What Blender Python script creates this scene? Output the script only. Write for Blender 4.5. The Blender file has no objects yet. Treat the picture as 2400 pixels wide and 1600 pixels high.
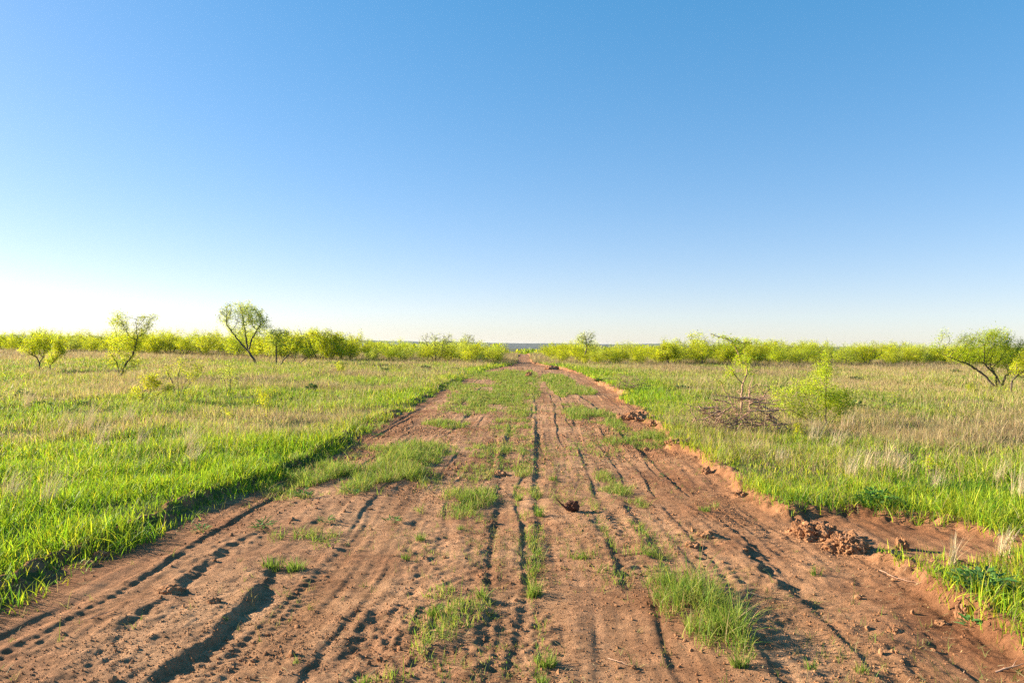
import bpy, bmesh, math
import numpy as np
from mathutils import Vector, Matrix, noise as mnoise

scene = bpy.context.scene
col = scene.collection
RNG = np.random.default_rng(11)

# ------------------------------------------------------------------ camera
F, CAM_H = 1600.0, 1.6            # focal length in pixels of the 2400 px wide photograph, eye height
PITCH, ROLL = math.atan(8 / 1600), 0.0133
CAM_ROT = Matrix.Rotation(math.radians(90) + PITCH, 4, 'X') @ Matrix.Rotation(ROLL, 4, 'Z')
CAM3 = np.array(CAM_ROT.to_3x3())
cam_data = bpy.data.cameras.new("camera")
cam_data.sensor_width = 36.0
cam_data.lens = 24.0
cam_data.clip_start = 0.05
cam_data.clip_end = 40000.0
cam = bpy.data.objects.new("camera", cam_data)
cam.matrix_world = Matrix.Translation((0, 0, CAM_H)) @ CAM_ROT
col.objects.link(cam)
scene.camera = cam


def ray(px, py):
    return CAM3 @ np.array([(px - 1200.0) / F, (800.0 - py) / F, -1.0])


def at_depth(px, py, depth):
    d = ray(px, py)
    return np.array([0, 0, CAM_H]) + d * (depth / d[1])


# ------------------------------------------------------------------ noise
NTAB = np.random.default_rng(3).random(1 << 20)


def vnoise(x, y, seed=0):
    x = np.asarray(x, float); y = np.asarray(y, float)
    x0 = np.floor(x); y0 = np.floor(y)
    fx = x - x0; fy = y - y0
    fx = fx * fx * (3 - 2 * fx); fy = fy * fy * (3 - 2 * fy)
    xi = (x0.astype(np.int32) + seed * 157) & 1023
    yi = ((y0.astype(np.int32) + seed * 311) & 1023) << 10
    x1 = (xi + 1) & 1023
    y1 = (yi + 1024) & 1048575
    a = NTAB[xi | yi]; b = NTAB[x1 | yi]; c = NTAB[xi | y1]; d = NTAB[x1 | y1]
    a += (b - a) * fx
    c += (d - c) * fx
    return a + (c - a) * fy


def fbm(x, y, octv=4, seed=0, gain=0.5):
    t = 0; amp = 1.0; tot = 0
    for o in range(octv):
        t = t + amp * (vnoise(x * 2 ** o + 17.3 * o, y * 2 ** o - 9.1 * o, seed + o * 7) * 2 - 1)
        tot += amp; amp *= gain
    return t / tot * 1.6


def sstep(a, b, x):
    t = np.clip((x - a) / (b - a), 0, 1)
    return t * t * (3 - 2 * t)


# ------------------------------------------------------------------ terrain functions
def flat_at(px, py, z=0.0):
    d = ray(px, py)
    t = (z - CAM_H) / d[2]
    return np.array([0, 0, CAM_H]) + d * t


def px_line(pts):
    p = np.array([flat_at(*q)[:2] for q in pts])
    p = p[np.argsort(p[:, 1])]
    return p[:, 1], p[:, 0]


LEFT = px_line([(-150, 1480), (0, 1408), (143, 1335), (255, 1275), (408, 1209), (571, 1138), (663, 1107), (796, 1041),
                (918, 974), (1020, 916), (1080, 888), (1120, 872), (1165, 861), (1195, 856), (1208, 850), (1213, 832)])
RIGHT = px_line([(2560, 1660), (2400, 1545), (2245, 1428), (2122, 1337), (2040, 1290), (1940, 1240), (1847, 1205), (1735, 1148), (1632, 1071),
                 (1571, 1036), (1500, 969), (1460, 930), (1418, 903), (1370, 880), (1326, 866), (1285, 858), (1255, 852), (1245, 845), (1243, 832)])


def road_sd(x, y):
    xl = np.interp(y, *LEFT) + 0.10 * fbm(y * 1.3, y * 0 + 3, 3, 5) * np.clip(y / 8, 0.5, 1.6)
    xr = np.interp(y, *RIGHT) + 0.10 * fbm(y * 1.1, y * 0 + 9, 3, 6) * np.clip(y / 8, 0.5, 1.6)
    s = np.minimum(x - xl, xr - x)
    cl = (1 - np.sqrt(((x - 3.15) / 1.0) ** 2 + ((y - 5.78 + 0.22 * (x - 3.2)) / 0.78) ** 2)) * 0.55
    s = np.maximum(s, cl)
    s = s + 0.05 * fbm(x * 3.1, y * 3.1, 3, 21)
    s = np.where(y < 1.3, np.minimum(s, (y - 1.3) * 2), s)
    return np.where(y > 140, np.minimum(s, (140 - y)), s)


def drop(x, y):
    d = np.maximum(np.sqrt(x * x + y * y) - 112.0, 0)
    return -22.0 * (1 - np.exp(-d * d / (2 * 150.0 ** 2)))


def field_z(x, y):
    r = np.sqrt(x * x + y * y)
    side = np.where(x < 0.3, 0.06, 0.05)
    return side + 0.035 * fbm(x / 1.7, y / 1.7, 3, 31) + 0.10 * fbm(x / 9, y / 9, 2, 33) * np.clip((r - 7) / 20, 0, 1) + drop(x, y)


# ruts: pixel polyline, lip height, trough depth, lip width, trough width
RUTS = [
    ([(300, 1620), (420, 1545), (510, 1488), (575, 1405), (622, 1345), (640, 1305)], .026, .060, .30, .26),
    ([(60, 1640), (200, 1540), (337, 1428), (440, 1345), (520, 1290), (663, 1204)], .012, .024, .25, .20),
    ([(760, 1600), (835, 1480), (918, 1367), (965, 1240), (1020, 1133), (1035, 1100)], .018, .016, .22, .26),
    ([(1125, 1640), (1135, 1420), (1138, 1296), (1150, 1230), (1165, 1110), (1175, 1060), (1200, 980)], .014, .030, .16, .15),
    ([(1262, 1640), (1254, 1428), (1252, 1250), (1256, 1110), (1256, 976), (1250, 890), (1245, 865)], .014, .032, .16, .16),
    ([(1470, 1400), (1436, 1290), (1422, 1259), (1395, 1199), (1370, 1150)], .014, .022, .20, .10),
    ([(1600, 1400), (1555, 1330), (1492, 1228), (1448, 1170), (1400, 1110)], .020, .018, .16, .12),
    ([(1740, 1262), (1660, 1215), (1612, 1180), (1560, 1110), (1530, 1075)], .010, .024, .20, .20),
    ([(1960, 1455), (1880, 1405), (1830, 1365), (1790, 1330), (1745, 1285), (1700, 1252)], .034, .038, .30, .30),
    ([(1540, 1085), (1470, 1035), (1430, 991), (1380, 940), (1300, 895)], .02, .04, .25, .3),
    ([(1345, 1000), (1338, 975), (1328, 940), (1320, 925)], .02, .03, .2, .2),
    ([(820, 1080), (900, 1010), (960, 970), (1010, 940)], .01, .03, .2, .2),
    ([(1000, 1040), (1080, 985), (1120, 955), (1160, 905)], .01, .03, .2, .2),
]
RUTS = [(px_line(p), a * f_, b * f_, wl, wr) for (p, a, b, wl, wr), f_ in zip(RUTS, (.85, .55, .7, .6, .62, .65, .75, .7, .75, .6, .5, .6, .6))]
MIDY = np.linspace(2, 120, 400)
MIDX = (np.interp(MIDY, *LEFT) + np.interp(MIDY, *RIGHT)) / 2
MIDX = MIDX - MIDX[8]
rl = np.random.default_rng(17)
LANES = [(x0 + rl.normal(0, .06), rl.uniform(.004, .010), rl.uniform(.006, .014), rl.uniform(.03, .09), rl.uniform(.04, .10), rl.choice([-1, 1])) for x0 in np.linspace(-2.75, 2.55, 26)]



def road_detail(x, y):
    sp = np.maximum(0.0036 * y, 0.012)

    def amp(wl):
        return np.clip(1.5 - 3.0 * sp / wl, 0, 1)
    xc = np.interp(y, *RUTS[2][0]); xe = np.interp(y, *RUTS[4][0]); xf = np.interp(y, *RUTS[5][0]); xg = np.interp(y, *RUTS[6][0])
    xn = x - np.interp(y, MIDY, MIDX)
    rough = 0.55 + 0.6 * sstep(-.05, .15, x - xc) * sstep(.15, -.05, x - xe)
    rough = rough * np.clip(0.85 + 1.1 * fbm(xn * 1.7, y * .22, 3, 44), .22, 1.9)
    h = 0.028 * fbm(x * .7, y * .45, 3, 40)
    h = h + 0.011 * fbm(x * 3.2, y * 2.2, 4, 41) * amp(.25)
    r1 = 1 - np.abs(fbm(x * 8, y * 8, 3, 42))
    h = h + 0.009 * rough * (r1 - .6) * amp(.12)
    r2 = 1 - np.abs(fbm(x * 19, y * 19, 2, 46))
    h = h + 0.0085 * rough * (r2 - .6) * amp(.07)
    h = h + 0.006 * fbm(xn * 11, y * .55, 3, 49) + 0.004 * fbm(xn * 26, y * 1.3, 2, 50) * amp(.05)
    n = vnoise(x * 24, y * 24, 43)
    h = h + 0.008 * rough * np.maximum(n - .45, 0) * 2 * amp(.05)
    n2 = vnoise(x * 13 + 5, y * 13, 47)
    h = h + 0.016 * rough * np.maximum(n2 - .74, 0) * 3 * amp(.09)          # embedded clods
    n3 = vnoise(x * 6.5 + 5, y * 6.5, 48)
    h = h - 0.016 * np.maximum(n3 - .74, 0) * 3 * amp(.2)                  # hoof and boot dents
    for k, (x0, A, B, wl, wr, sg) in enumerate(LANES):
        u = (xn - x0 + .05 * fbm(y * .55, y * 0 + k * 4.1, 2, 54)) * sg + .012 * fbm(x * 12, y * 9, 2, 55) * amp(.1)
        env = np.clip(.45 + 1.0 * fbm(y * .42, y * 0 + k * 7.7, 2, 56), 0, 1.2)
        s = sstep(-.022, .022, u)
        h = h + env * (A * np.exp(np.minimum(u, 0) / wl) * (1 - s) - B * np.exp(-np.maximum(u, 0) / wr) * s)
    for k, ((ys, xs), A, B, wl, wr) in enumerate(RUTS):
        jag = 0.024 * fbm(y * 1.6, y * 0 + k * 5.7, 2, 51) + 0.011 * fbm(y * 9, y * 0 + k * 3.1, 2, 52) * amp(.1)
        if k == 8:
            jag = jag + 0.025 * np.sin(y * 22 + 2 * fbm(y * 2, y * 0, 1, 3))
        u = x - np.interp(y, ys, xs) + jag
        env = sstep(ys[0] - .1, ys[0] + .5, y) * sstep(ys[-1] + .1, ys[-1] - .12 * ys[-1], y)
        env = env * np.clip(.80 + .60 * fbm(y * 1.1, y * 0 + k * 3.3, 3, 53), .12, 1.25)
        u = u + .015 * fbm(x * 11, y * 11, 3, 57 + k) * amp(.1)
        w = np.maximum(0.042, sp * .8)
        s = sstep(-w, w, u)
        h = h + env * .014 * fbm(x * 13, y * 13, 3, 58 + k) * np.exp(-(u / .13) ** 2) * amp(.09)
        h = h + env * (A * np.exp(np.minimum(u, 0) / wl) * (1 - s) - B * np.exp(-np.maximum(u, 0) / wr) * s)
    # tyre tread bars between two of the ruts, and a fainter lane further left
    m = sstep(.02, .1, x - xf) * sstep(.02, .1, xg - x) * sstep(4.6, 5.0, y) * sstep(9, 7.5, y)
    h = h + m * .010 * np.sin(2 * np.pi * (y / .105 + np.abs(x - (xf + xg) / 2) * 1.5)) * amp(.12) * np.clip(.9 + fbm(x * 3, y * 2, 2, 61), 0, 1.4)
    for xt, wt, per in ((-2.35, .20, .085), (-1.25, .24, .075), (.48, .22, .08), (1.62, .24, .09), (2.25, .18, .08)):
        dx_ = xn - xt - .05 * fbm(y * .5, y * 0 + xt, 2, 63)
        m = sstep(wt + .06, wt - .04, np.abs(dx_)) * np.clip(.35 + 1.1 * fbm(y * .5, y * 0 + xt * 9, 2, 64), 0, 1)
        h = h + m * (.0055 * np.sin(2 * np.pi * (y / per + np.abs(dx_) * 5.0)) - .006) * amp(.12) * np.clip(.9 + .6 * fbm(x * 4, y * 3, 2, 65), .1, 1.4)
    xl2 = xc - .55
    m = sstep(.28, .18, np.abs(x - xl2)) * sstep(3.0, 3.4, y) * sstep(6.5, 5, y)
    h = h + m * .006 * np.sin(2 * np.pi * (y / .13 - np.abs(x - xl2) * 2)) * amp(.12) * np.clip(.6 + fbm(x * 3, y * 2, 2, 62), 0, 1.3)
    return h


def road_z(x, y, sd=None):
    if sd is None:
        sd = road_sd(x, y)
    d = road_detail(x, y) + drop(x, y)
    bank = sstep(0.12, -0.03, sd + np.where(x < .4, .10, 0) + 0.025 * fbm(x * 9, y * 9, 3, 71))
    f = field_z(x, y) + 0.03 + 0.015 * fbm(x * 6, y * 6, 3, 72)
    z = d * (1 - bank) + f * bank
    z = z + (.020 * fbm(x * 12, y * 12, 4, 74) + .012 * fbm(x * 31, y * 31, 2, 75)) * np.minimum(1, 4 * bank * (1 - bank) + .5 * bank)
    z = z + 0.03 * np.clip(fbm(x * 7, y * 7, 4, 73), 0, 1) * sstep(.26, .10, sd) * sstep(-.02, .06, sd) * np.where(x > 0.5, 1.0, .25)
    return z - 0.35 * sstep(-0.10, -0.42, sd)


def ground_z(x, y, sd=None):
    if sd is None:
        sd = road_sd(x, y)
    return field_z(x, y) - 0.6 * sstep(-0.06, 0.20, sd)


def surf(x, y):
    sd = road_sd(x, y)
    return np.where(sd > -.03, road_z(x, y, sd), ground_z(x, y, sd))


def at(px, py):
    p = flat_at(px, py, .03)
    for _ in range(2):
        x, y = np.array([p[0]]), np.array([p[1]])
        z = float(drop(x, y)[0]) + (.0 if road_sd(x, y)[0] > .05 else .06)
        p = flat_at(px, py, z)
    z = float(surf(np.array([p[0]]), np.array([p[1]]))[0])
    p = flat_at(px, py, z)
    p[2] = float(surf(np.array([p[0]]), np.array([p[1]]))[0])
    return p


# ------------------------------------------------------------------ mesh helpers
def mesh_np(name, verts, faces, color=None, smooth=False):
    """faces: (n,3) or (n,4) int array; color: (nverts,3)"""
    me = bpy.data.meshes.new(name)
    verts = np.ascontiguousarray(verts, np.float32); faces = np.ascontiguousarray(faces, np.int32)
    nf, k = faces.shape
    me.vertices.add(len(verts)); me.vertices.foreach_set("co", verts.ravel())
    me.loops.add(nf * k); me.loops.foreach_set("vertex_index", faces.ravel())
    me.polygons.add(nf); me.polygons.foreach_set("loop_start", np.arange(0, nf * k, k, dtype=np.int32))
    me.polygons.foreach_set("use_smooth", np.full(nf, bool(smooth)))
    if color is not None:
        a = me.attributes.new("Col", 'FLOAT_COLOR', 'POINT')
        c = np.ones((len(verts), 4), np.float32); c[:, :3] = color
        a.data.foreach_set("color", c.ravel())
    me.update(calc_edges=True)
    return me


def link(name, me, mat, parent=None, loc=None):
    o = bpy.data.objects.new(name, me)
    if mat is not None:
        me.materials.clear(); me.materials.append(mat)
    col.objects.link(o)
    if parent is not None:
        o.parent = parent
    if loc is not None:
        o.location = loc
    return o


def tag(o, label=None, cat=None, group=None, kind=None):
    for k, v in (("label", label), ("category", cat), ("group", group), ("kind", kind)):
        if v:
            o[k] = v
    return o


def empty(name, loc):
    o = bpy.data.objects.new(name, None)
    o.empty_display_size = .2
    o.location = [float(v) for v in loc]
    col.objects.link(o)
    return o


# ------------------------------------------------------------------ materials
def mat_base(name):
    m = bpy.data.materials.new(name); m.use_nodes = True
    nt = m.node_tree; nt.nodes.clear()
    out = nt.nodes.new("ShaderNodeOutputMaterial")
    return m, nt, out


def mat_leaf(name, trans=0.42, rough=0.55, tint=(1.0, 1.0, 0.8)):
    m, nt, out = mat_base(name)
    at_ = nt.nodes.new("ShaderNodeAttribute"); at_.attribute_name = "Col"
    p = nt.nodes.new("ShaderNodeBsdfPrincipled")
    p.inputs["Roughness"].default_value = rough
    p.inputs["Specular IOR Level"].default_value = .22
    t = nt.nodes.new("ShaderNodeBsdfTranslucent")
    mul = nt.nodes.new("ShaderNodeMix"); mul.data_type = 'RGBA'; mul.blend_type = 'MULTIPLY'
    mul.inputs["Factor"].default_value = 1.0
    mul.inputs["B"].default_value = (*tint, 1)
    mix = nt.nodes.new("ShaderNodeMixShader"); mix.inputs[0].default_value = trans
    nt.links.new(at_.outputs["Color"], p.inputs["Base Color"])
    nt.links.new(at_.outputs["Color"], mul.inputs["A"])
    nt.links.new(mul.outputs["Result"], t.inputs["Color"])
    nt.links.new(p.outputs[0], mix.inputs[1]); nt.links.new(t.outputs[0], mix.inputs[2])
    nt.links.new(mix.outputs[0], out.inputs["Surface"])
    return m


def ramp(nt, src, stops):
    r = nt.nodes.new("ShaderNodeValToRGB")
    while len(r.color_ramp.elements) < len(stops):
        r.color_ramp.elements.new(.5)
    for e, (p, c) in zip(r.color_ramp.elements, stops):
        e.position = p; e.color = (*c, 1)
    nt.links.new(src, r.inputs[0])
    return r


def noise_node(nt, vec, scale, detail=5, rough=.6):
    n = nt.nodes.new("ShaderNodeTexNoise")
    n.inputs["Scale"].default_value = scale; n.inputs["Detail"].default_value = detail; n.inputs["Roughness"].default_value = rough
    if vec is not None:
        nt.links.new(vec, n.inputs["Vector"])
    return n


def mix_rgb(nt, a, b, fac, mode='MIX'):
    m = nt.nodes.new("ShaderNodeMix"); m.data_type = 'RGBA'; m.blend_type = mode
    if isinstance(fac, float):
        m.inputs["Factor"].default_value = fac
    else:
        nt.links.new(fac, m.inputs["Factor"])
    for s, v in (("A", a), ("B", b)):
        if isinstance(v, tuple):
            m.inputs[s].default_value = (*v, 1)
        else:
            nt.links.new(v, m.inputs[s])
    return m.outputs["Result"]


def mat_dirt(name, light=(.445, .262, .145), dark=(.285, .145, .076), bump=.9, fine=90, lanes=.9):
    m, nt, out = mat_base(name)
    geo = nt.nodes.new("ShaderNodeTexCoord")
    vec = geo.outputs["Object"]
    n1 = noise_node(nt, vec, .9, 6, .62)
    n2 = noise_node(nt, vec, 9, 6, .65)
    n3 = noise_node(nt, vec, fine, 4, .7)
    r1 = ramp(nt, n1.outputs["Fac"], [(.34, dark), (.62, light)])
    r2 = ramp(nt, n2.outputs["Fac"], [(.32, (.62, .60, .58)), (.66, (1.15, 1.12, 1.1))])
    r3 = ramp(nt, n3.outputs["Fac"], [(.30, (.70, .68, .66)), (.68, (1.2, 1.2, 1.2))])
    mp = nt.nodes.new("ShaderNodeMapping"); mp.inputs["Scale"].default_value = (2.3, .16, 1.0)     # packed wheel lanes run along the road
    nt.links.new(vec, mp.inputs["Vector"])
    n4 = noise_node(nt, mp.outputs[0], 1.0, 5, .6)
    r4 = ramp(nt, n4.outputs["Fac"], [(.33, (.74, .68, .63)), (.5, (1, 1, 1)), (.66, (1.16, 1.17, 1.2))])
    c = mix_rgb(nt, r1.outputs[0], r2.outputs[0], 1.0, 'MULTIPLY')
    c = mix_rgb(nt, c, r4.outputs[0], lanes, 'MULTIPLY')
    c = mix_rgb(nt, c, r3.outputs[0], 1.0, 'MULTIPLY')
    if lanes > 0:
        tn = nt.nodes.new("ShaderNodeAttribute"); tn.attribute_name = "Col"
        c = mix_rgb(nt, c, tn.outputs["Color"], 1.0, 'MULTIPLY')
    p = nt.nodes.new("ShaderNodeBsdfPrincipled")
    p.inputs["Roughness"].default_value = .95; p.inputs["Specular IOR Level"].default_value = .1
    nt.links.new(c, p.inputs["Base Color"])
    b = nt.nodes.new("ShaderNodeBump"); b.inputs["Strength"].default_value = bump; b.inputs["Distance"].default_value = .030
    nb = noise_node(nt, vec, 38, 8, .78)
    nt.links.new(nb.outputs["Fac"], b.inputs["Height"])
    nt.links.new(b.outputs[0], p.inputs["Normal"])
    nt.links.new(p.outputs[0], out.inputs["Surface"])
    return m


def mat_ground(name):
    m, nt, out = mat_base(name)
    geo = nt.nodes.new("ShaderNodeTexCoord"); vec = geo.outputs["Object"]
    n1 = noise_node(nt, vec, .35, 6, .6); n2 = noise_node(nt, vec, 12, 5, .7); n3 = noise_node(nt, vec, .004, 5, .6)
    a = ramp(nt, n1.outputs["Fac"], [(.35, (.115, .090, .045)), (.5, (.10, .105, .035)), (.68, (.16, .12, .065))])
    b = ramp(nt, n2.outputs["Fac"], [(.3, (.6, .6, .6)), (.7, (1.25, 1.25, 1.25))])
    c = mix_rgb(nt, a.outputs[0], b.outputs[0], 1.0, 'MULTIPLY')
    f = ramp(nt, n3.outputs["Fac"], [(.38, (.8, .95, .8)), (.5, (.75, .8, .6)), (.64, (1.5, 1.25, 1.1))])
    c = mix_rgb(nt, c, f.outputs[0], 1.0, 'MULTIPLY')
    p = nt.nodes.new("ShaderNodeBsdfPrincipled"); p.inputs["Roughness"].default_value = 1; p.inputs["Specular IOR Level"].default_value = .05
    nt.links.new(c, p.inputs["Base Color"])
    nt.links.new(p.outputs[0], out.inputs["Surface"])
    return m


def mat_simple(name, c1, c2, scale=8.0, rough=.85, stretch=(1, 1, 1), bump=.3):
    m, nt, out = mat_base(name)
    geo = nt.nodes.new("ShaderNodeTexCoord")
    mp = nt.nodes.new("ShaderNodeMapping"); mp.inputs["Scale"].default_value = stretch
    nt.links.new(geo.outputs["Object"], mp.inputs["Vector"])
    n1 = noise_node(nt, mp.outputs[0], scale, 5, .65)
    r1 = ramp(nt, n1.outputs["Fac"], [(.33, c1), (.66, c2)])
    p = nt.nodes.new("ShaderNodeBsdfPrincipled"); p.inputs["Roughness"].default_value = rough; p.inputs["Specular IOR Level"].default_value = .2
    nt.links.new(r1.outputs[0], p.inputs["Base Color"])
    b = nt.nodes.new("ShaderNodeBump"); b.inputs["Strength"].default_value = bump; b.inputs["Distance"].default_value = .01
    nt.links.new(n1.outputs["Fac"], b.inputs["Height"]); nt.links.new(b.outputs[0], p.inputs["Normal"])
    nt.links.new(p.outputs[0], out.inputs["Surface"])
    return m


M_DIRT = mat_dirt("red_dirt")
M_CLOD = mat_dirt("clod_dirt", light=(.44, .24, .125), dark=(.29, .14, .07), bump=.6, fine=60, lanes=0.0)
M_GROUND = mat_ground("thatch_soil")
M_GRASS = mat_leaf("grass_blade", .48)
M_LEAF = mat_leaf("mesquite_leaf", .55)
M_STRAW = mat_leaf("straw", .30, .7, (1, .95, .85))
M_BROAD = mat_leaf("broad_leaf", .35, .7)
M_BARK = mat_simple("mesquite_bark", (.060, .046, .038), (.15, .115, .092), 25, .9, (1, 1, .3))
M_DEAD = mat_simple("dead_wood", (.25, .14, .09), (.46, .29, .20), 30, .9, (1, 1, .4))
M_ROOT = mat_simple("dark_root_wood", (.05, .022, .014), (.15, .065, .04), 30, .85)
M_HILL = mat_simple("far_hill_scrub", (.026, .044, .040), (.062, .075, .060), .004, 1.0)  # scrub green pushed towards blue: distance haze partly put into the colour
M_BOARD = mat_simple("weathered_white_board", (.55, .54, .58), (.72, .70, .74), 6, .6)
M_RED = mat_simple("rusty_stake", (.28, .07, .03), (.42, .12, .06), 10, .8)
M_WOOD = mat_simple("brown_wood", (.10, .06, .035), (.17, .11, .07), 8, .9)

# ------------------------------------------------------------------ ground sheet (polar, to the horizon)
ang = np.concatenate([np.radians(np.linspace(-52, 52, 640)), np.radians(np.linspace(52, 308, 120))[1:-1]])
rad = np.concatenate([[0.4], np.exp(np.linspace(math.log(0.8), math.log(14000), 420))])
A, Rr = np.meshgrid(ang, rad)
GX = Rr * np.sin(A); GY = Rr * np.cos(A)
GZ = ground_z(GX.ravel(), GY.ravel())
na, nr = len(ang), len(rad)
idx = np.arange(na * nr).reshape(nr, na)
nx = np.roll(idx, -1, axis=1)
quads = np.stack([idx[:-1], nx[:-1], nx[1:], idx[1:]], -1).reshape(-1, 4)[:, ::-1]
gv = np.stack([GX.ravel(), GY.ravel(), GZ], -1)
gm = mesh_np("ground", gv, quads, None, True)
bm = bmesh.new(); bm.from_mesh(gm); bm.verts.ensure_lookup_table()
bm.faces.new([bm.verts[i] for i in range(na)]); bm.normal_update(); bm.to_mesh(gm); bm.free()
tag(link("ground", gm, M_GROUND), kind="structure")

# ------------------------------------------------------------------ dirt road sheet
ys = np.exp(np.arange(math.log(1.35), math.log(138), 0.0037))
us = np.linspace(0, 1, 560)
Y, U = np.meshgrid(ys, us, indexing='ij')
XL = np.interp(Y, *LEFT) - .75
XR = np.interp(Y, *RIGHT) + .75 + 1.4 * sstep(4.0, 4.7, Y) * sstep(7.4, 6.8, Y)
X = XL + (XR - XL) * U
RZ = road_z(X.ravel(), Y.ravel())
rv = np.stack([X.ravel(), Y.ravel(), RZ], -1)
idx = np.arange(X.size).reshape(X.shape)
quads = np.stack([idx[:-1, :-1], idx[:-1, 1:], idx[1:, 1:], idx[1:, :-1]], -1).reshape(-1, 4)
rsd = road_sd(X.ravel(), Y.ravel())
fresh = sstep(1.25, .25, rsd + .35 * fbm(X.ravel() * 1.6, Y.ravel() * .35, 3, 111))[:, None]          # freshly graded, redder strips along both edges
tone = 1 - fresh * np.array([[.13, .22, .28]])
tag(link("dirt_road", mesh_np("dirt_road", rv, quads, tone, True), M_DIRT), kind="structure")

# ------------------------------------------------------------------ distant hills
ha = np.radians(np.linspace(-60, 60, 500))
rows = [(4300, -24), (5200, 0.25), (6000, .75), (6800, 1.0), (8200, -24)]
hv = []
prof = 25 + 8 * fbm(ha * 9, ha * 0 + 2, 4, 81) - 5 * np.degrees(ha) / 37
for rr, k in rows:
    z = np.full_like(ha, k) if k < -1 else -22 + (prof + 22 + 3 * fbm(ha * 60, ha * 0 + rr, 3, 82)) * k
    hv.append(np.stack([rr * np.sin(ha), rr * np.cos(ha), z], -1))
hv = np.concatenate(hv)
n = len(ha)
idx = np.arange(n * len(rows)).reshape(len(rows), n)
quads = np.stack([idx[:-1, :-1], idx[:-1, 1:], idx[1:, 1:], idx[1:, :-1]], -1).reshape(-1, 4)
tag(link("hills", mesh_np("hills", hv, quads, None, True), M_HILL), kind="structure")


# ------------------------------------------------------------------ grass blades
def blades(root, h, w, lean, nseg=3, az=None, face=None, droop=0.25, rng=RNG):
    """root (N,3); h, w, lean (N,). returns verts, tris, index of blade per vertex"""
    N = len(root)
    if az is None:
        az = rng.uniform(0, 2 * np.pi, N)
    if face is None:
        face = rng.uniform(0, np.pi, N)
    ld = np.stack([np.cos(az), np.sin(az), np.zeros(N)], -1)
    sd_ = np.stack([np.cos(face), np.sin(face), np.zeros(N)], -1)
    vs = []
    for k in range(nseg + 1):
        t = k / nseg
        c = root + ld * (h * lean * t ** 1.7)[:, None]
        c[:, 2] += h * t * (1 - droop * np.minimum(lean, 1.5) * t)
        if k < nseg:
            hw = (w * .5 * (1 - .75 * t ** 1.6))[:, None] * sd_
            vs += [c - hw, c + hw]
        else:
            vs.append(c)
    V = np.stack(vs, 1)
    nv = V.shape[1]
    tr = []
    for k in range(nseg - 1):
        a = 2 * k
        tr += [(a, a + 1, a + 3), (a, a + 3, a + 2)]
    a = 2 * (nseg - 1)
    tr.append((a, a + 1, a + 2))
    T = (np.arange(N) * nv)[:, None, None] + np.array(tr)[None]
    return V.reshape(-1, 3), T.reshape(-1, 3), np.repeat(np.arange(N), nv)


def merge(parts):
    vs, fs, cs, o = [], [], [], 0
    for v, f, c in parts:
        vs.append(v); fs.append(f + o); cs.append(c); o += len(v)
    return np.concatenate(vs), np.concatenate(fs), np.concatenate(cs)


def jitter_col(base, s, rng=RNG):
    n = len(base)
    v = np.exp(rng.normal(0, s, (n, 1)))
    hue = 1 + rng.normal(0, s * .35, (n, 3))
    return np.clip(base * v * hue, .004, .9)


GREEN = np.array([.25, .38, .02]); LIME = np.array([.42, .46, .026]); DEEP = np.array([.075, .165, .018])
STRAW = np.array([.50, .385, .20]); TAN = np.array([.41, .305, .135]); MAUVE = np.array([.29, .215, .125]); OLIVE = np.array([.27, .28, .06])

# sample positions in a sector in front of the camera
def rho(r):
    return np.where(r < 8, 3000, 3000 * (8 / r) ** 1.72)


def sample_sector(rmin, rmax, half_deg, mult=1.0, outer=64, thin=.45):
    rr = np.exp(np.linspace(math.log(rmin), math.log(rmax), 2000))
    pdf = rho(rr) * rr
    cdf = np.concatenate([[0], np.cumsum((pdf[1:] + pdf[:-1]) * .5 * np.diff(rr))])
    total = cdf[-1] * math.radians(2 * half_deg) * mult
    n_ = int(total)
    r = np.interp(RNG.uniform(0, cdf[-1], n_), cdf, rr)
    a = np.radians(RNG.uniform(-half_deg, half_deg, n_))
    n2 = int(n_ * (outer - half_deg) / half_deg * thin)                 # thinner beyond the frame's edges
    r2 = np.interp(RNG.uniform(0, cdf[-1], n2), cdf, rr)
    a2 = np.radians(RNG.uniform(half_deg, outer, n2)) * RNG.choice([-1, 1], n2)
    r = np.concatenate([r, r2]); a = np.concatenate([a, a2])
    return r * np.sin(a), r * np.cos(a), r


gx, gy, gr = sample_sector(2.6, 105, 44)
sd = road_sd(gx, gy)
keep = sd < np.where(gx < .5, RNG.uniform(-.10, .27, len(sd)), RNG.uniform(-.10, .10, len(sd)))
gx, gy, gr, sd = gx[keep], gy[keep], gr[keep], sd[keep]
edge = -sd
tuss = fbm(gx * 1.3, gy * 1.3, 3, 91)                   # tussock structure
patch = fbm(gx / 2.6, gy / 4.5, 3, 92)                  # species patches
patch2 = fbm(gx / 7 + 40, gy / 8, 3, 93)
keep = RNG.uniform(0, 1, len(gx)) < np.clip(.80 + .55 * tuss, .18, 1)
gx, gy, gr, sd, edge, tuss, patch, patch2 = [a[keep] for a in (gx, gy, gr, sd, edge, tuss, patch, patch2)]
N = len(gx)
u = RNG.uniform(0, 1, N)
rightside = gx > 0.5
lush = sstep(2.0, .3, edge + .7 * patch)                # a green ribbon along the road
near = sstep(13, 6, gr)
dryp = np.clip(.21 + .62 * patch + .30 * patch2 + .08 * sstep(10, 30, gr), 0.03, .92)
dryp = np.where(rightside, np.clip(dryp + .22 * sstep(6.5, 11, gr) * sstep(1.5, 4, edge), 0, .95), dryp)
dryp = dryp * (1 - .80 * lush) * (1 - .45 * near)
farb = sstep(50, 60, gr + 3 * patch)                    # tan and mauve band in front of the brush
dryp = np.maximum(dryp, .88 * farb)
isdry = u < dryp
u2 = RNG.uniform(0, 1, N)
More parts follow.
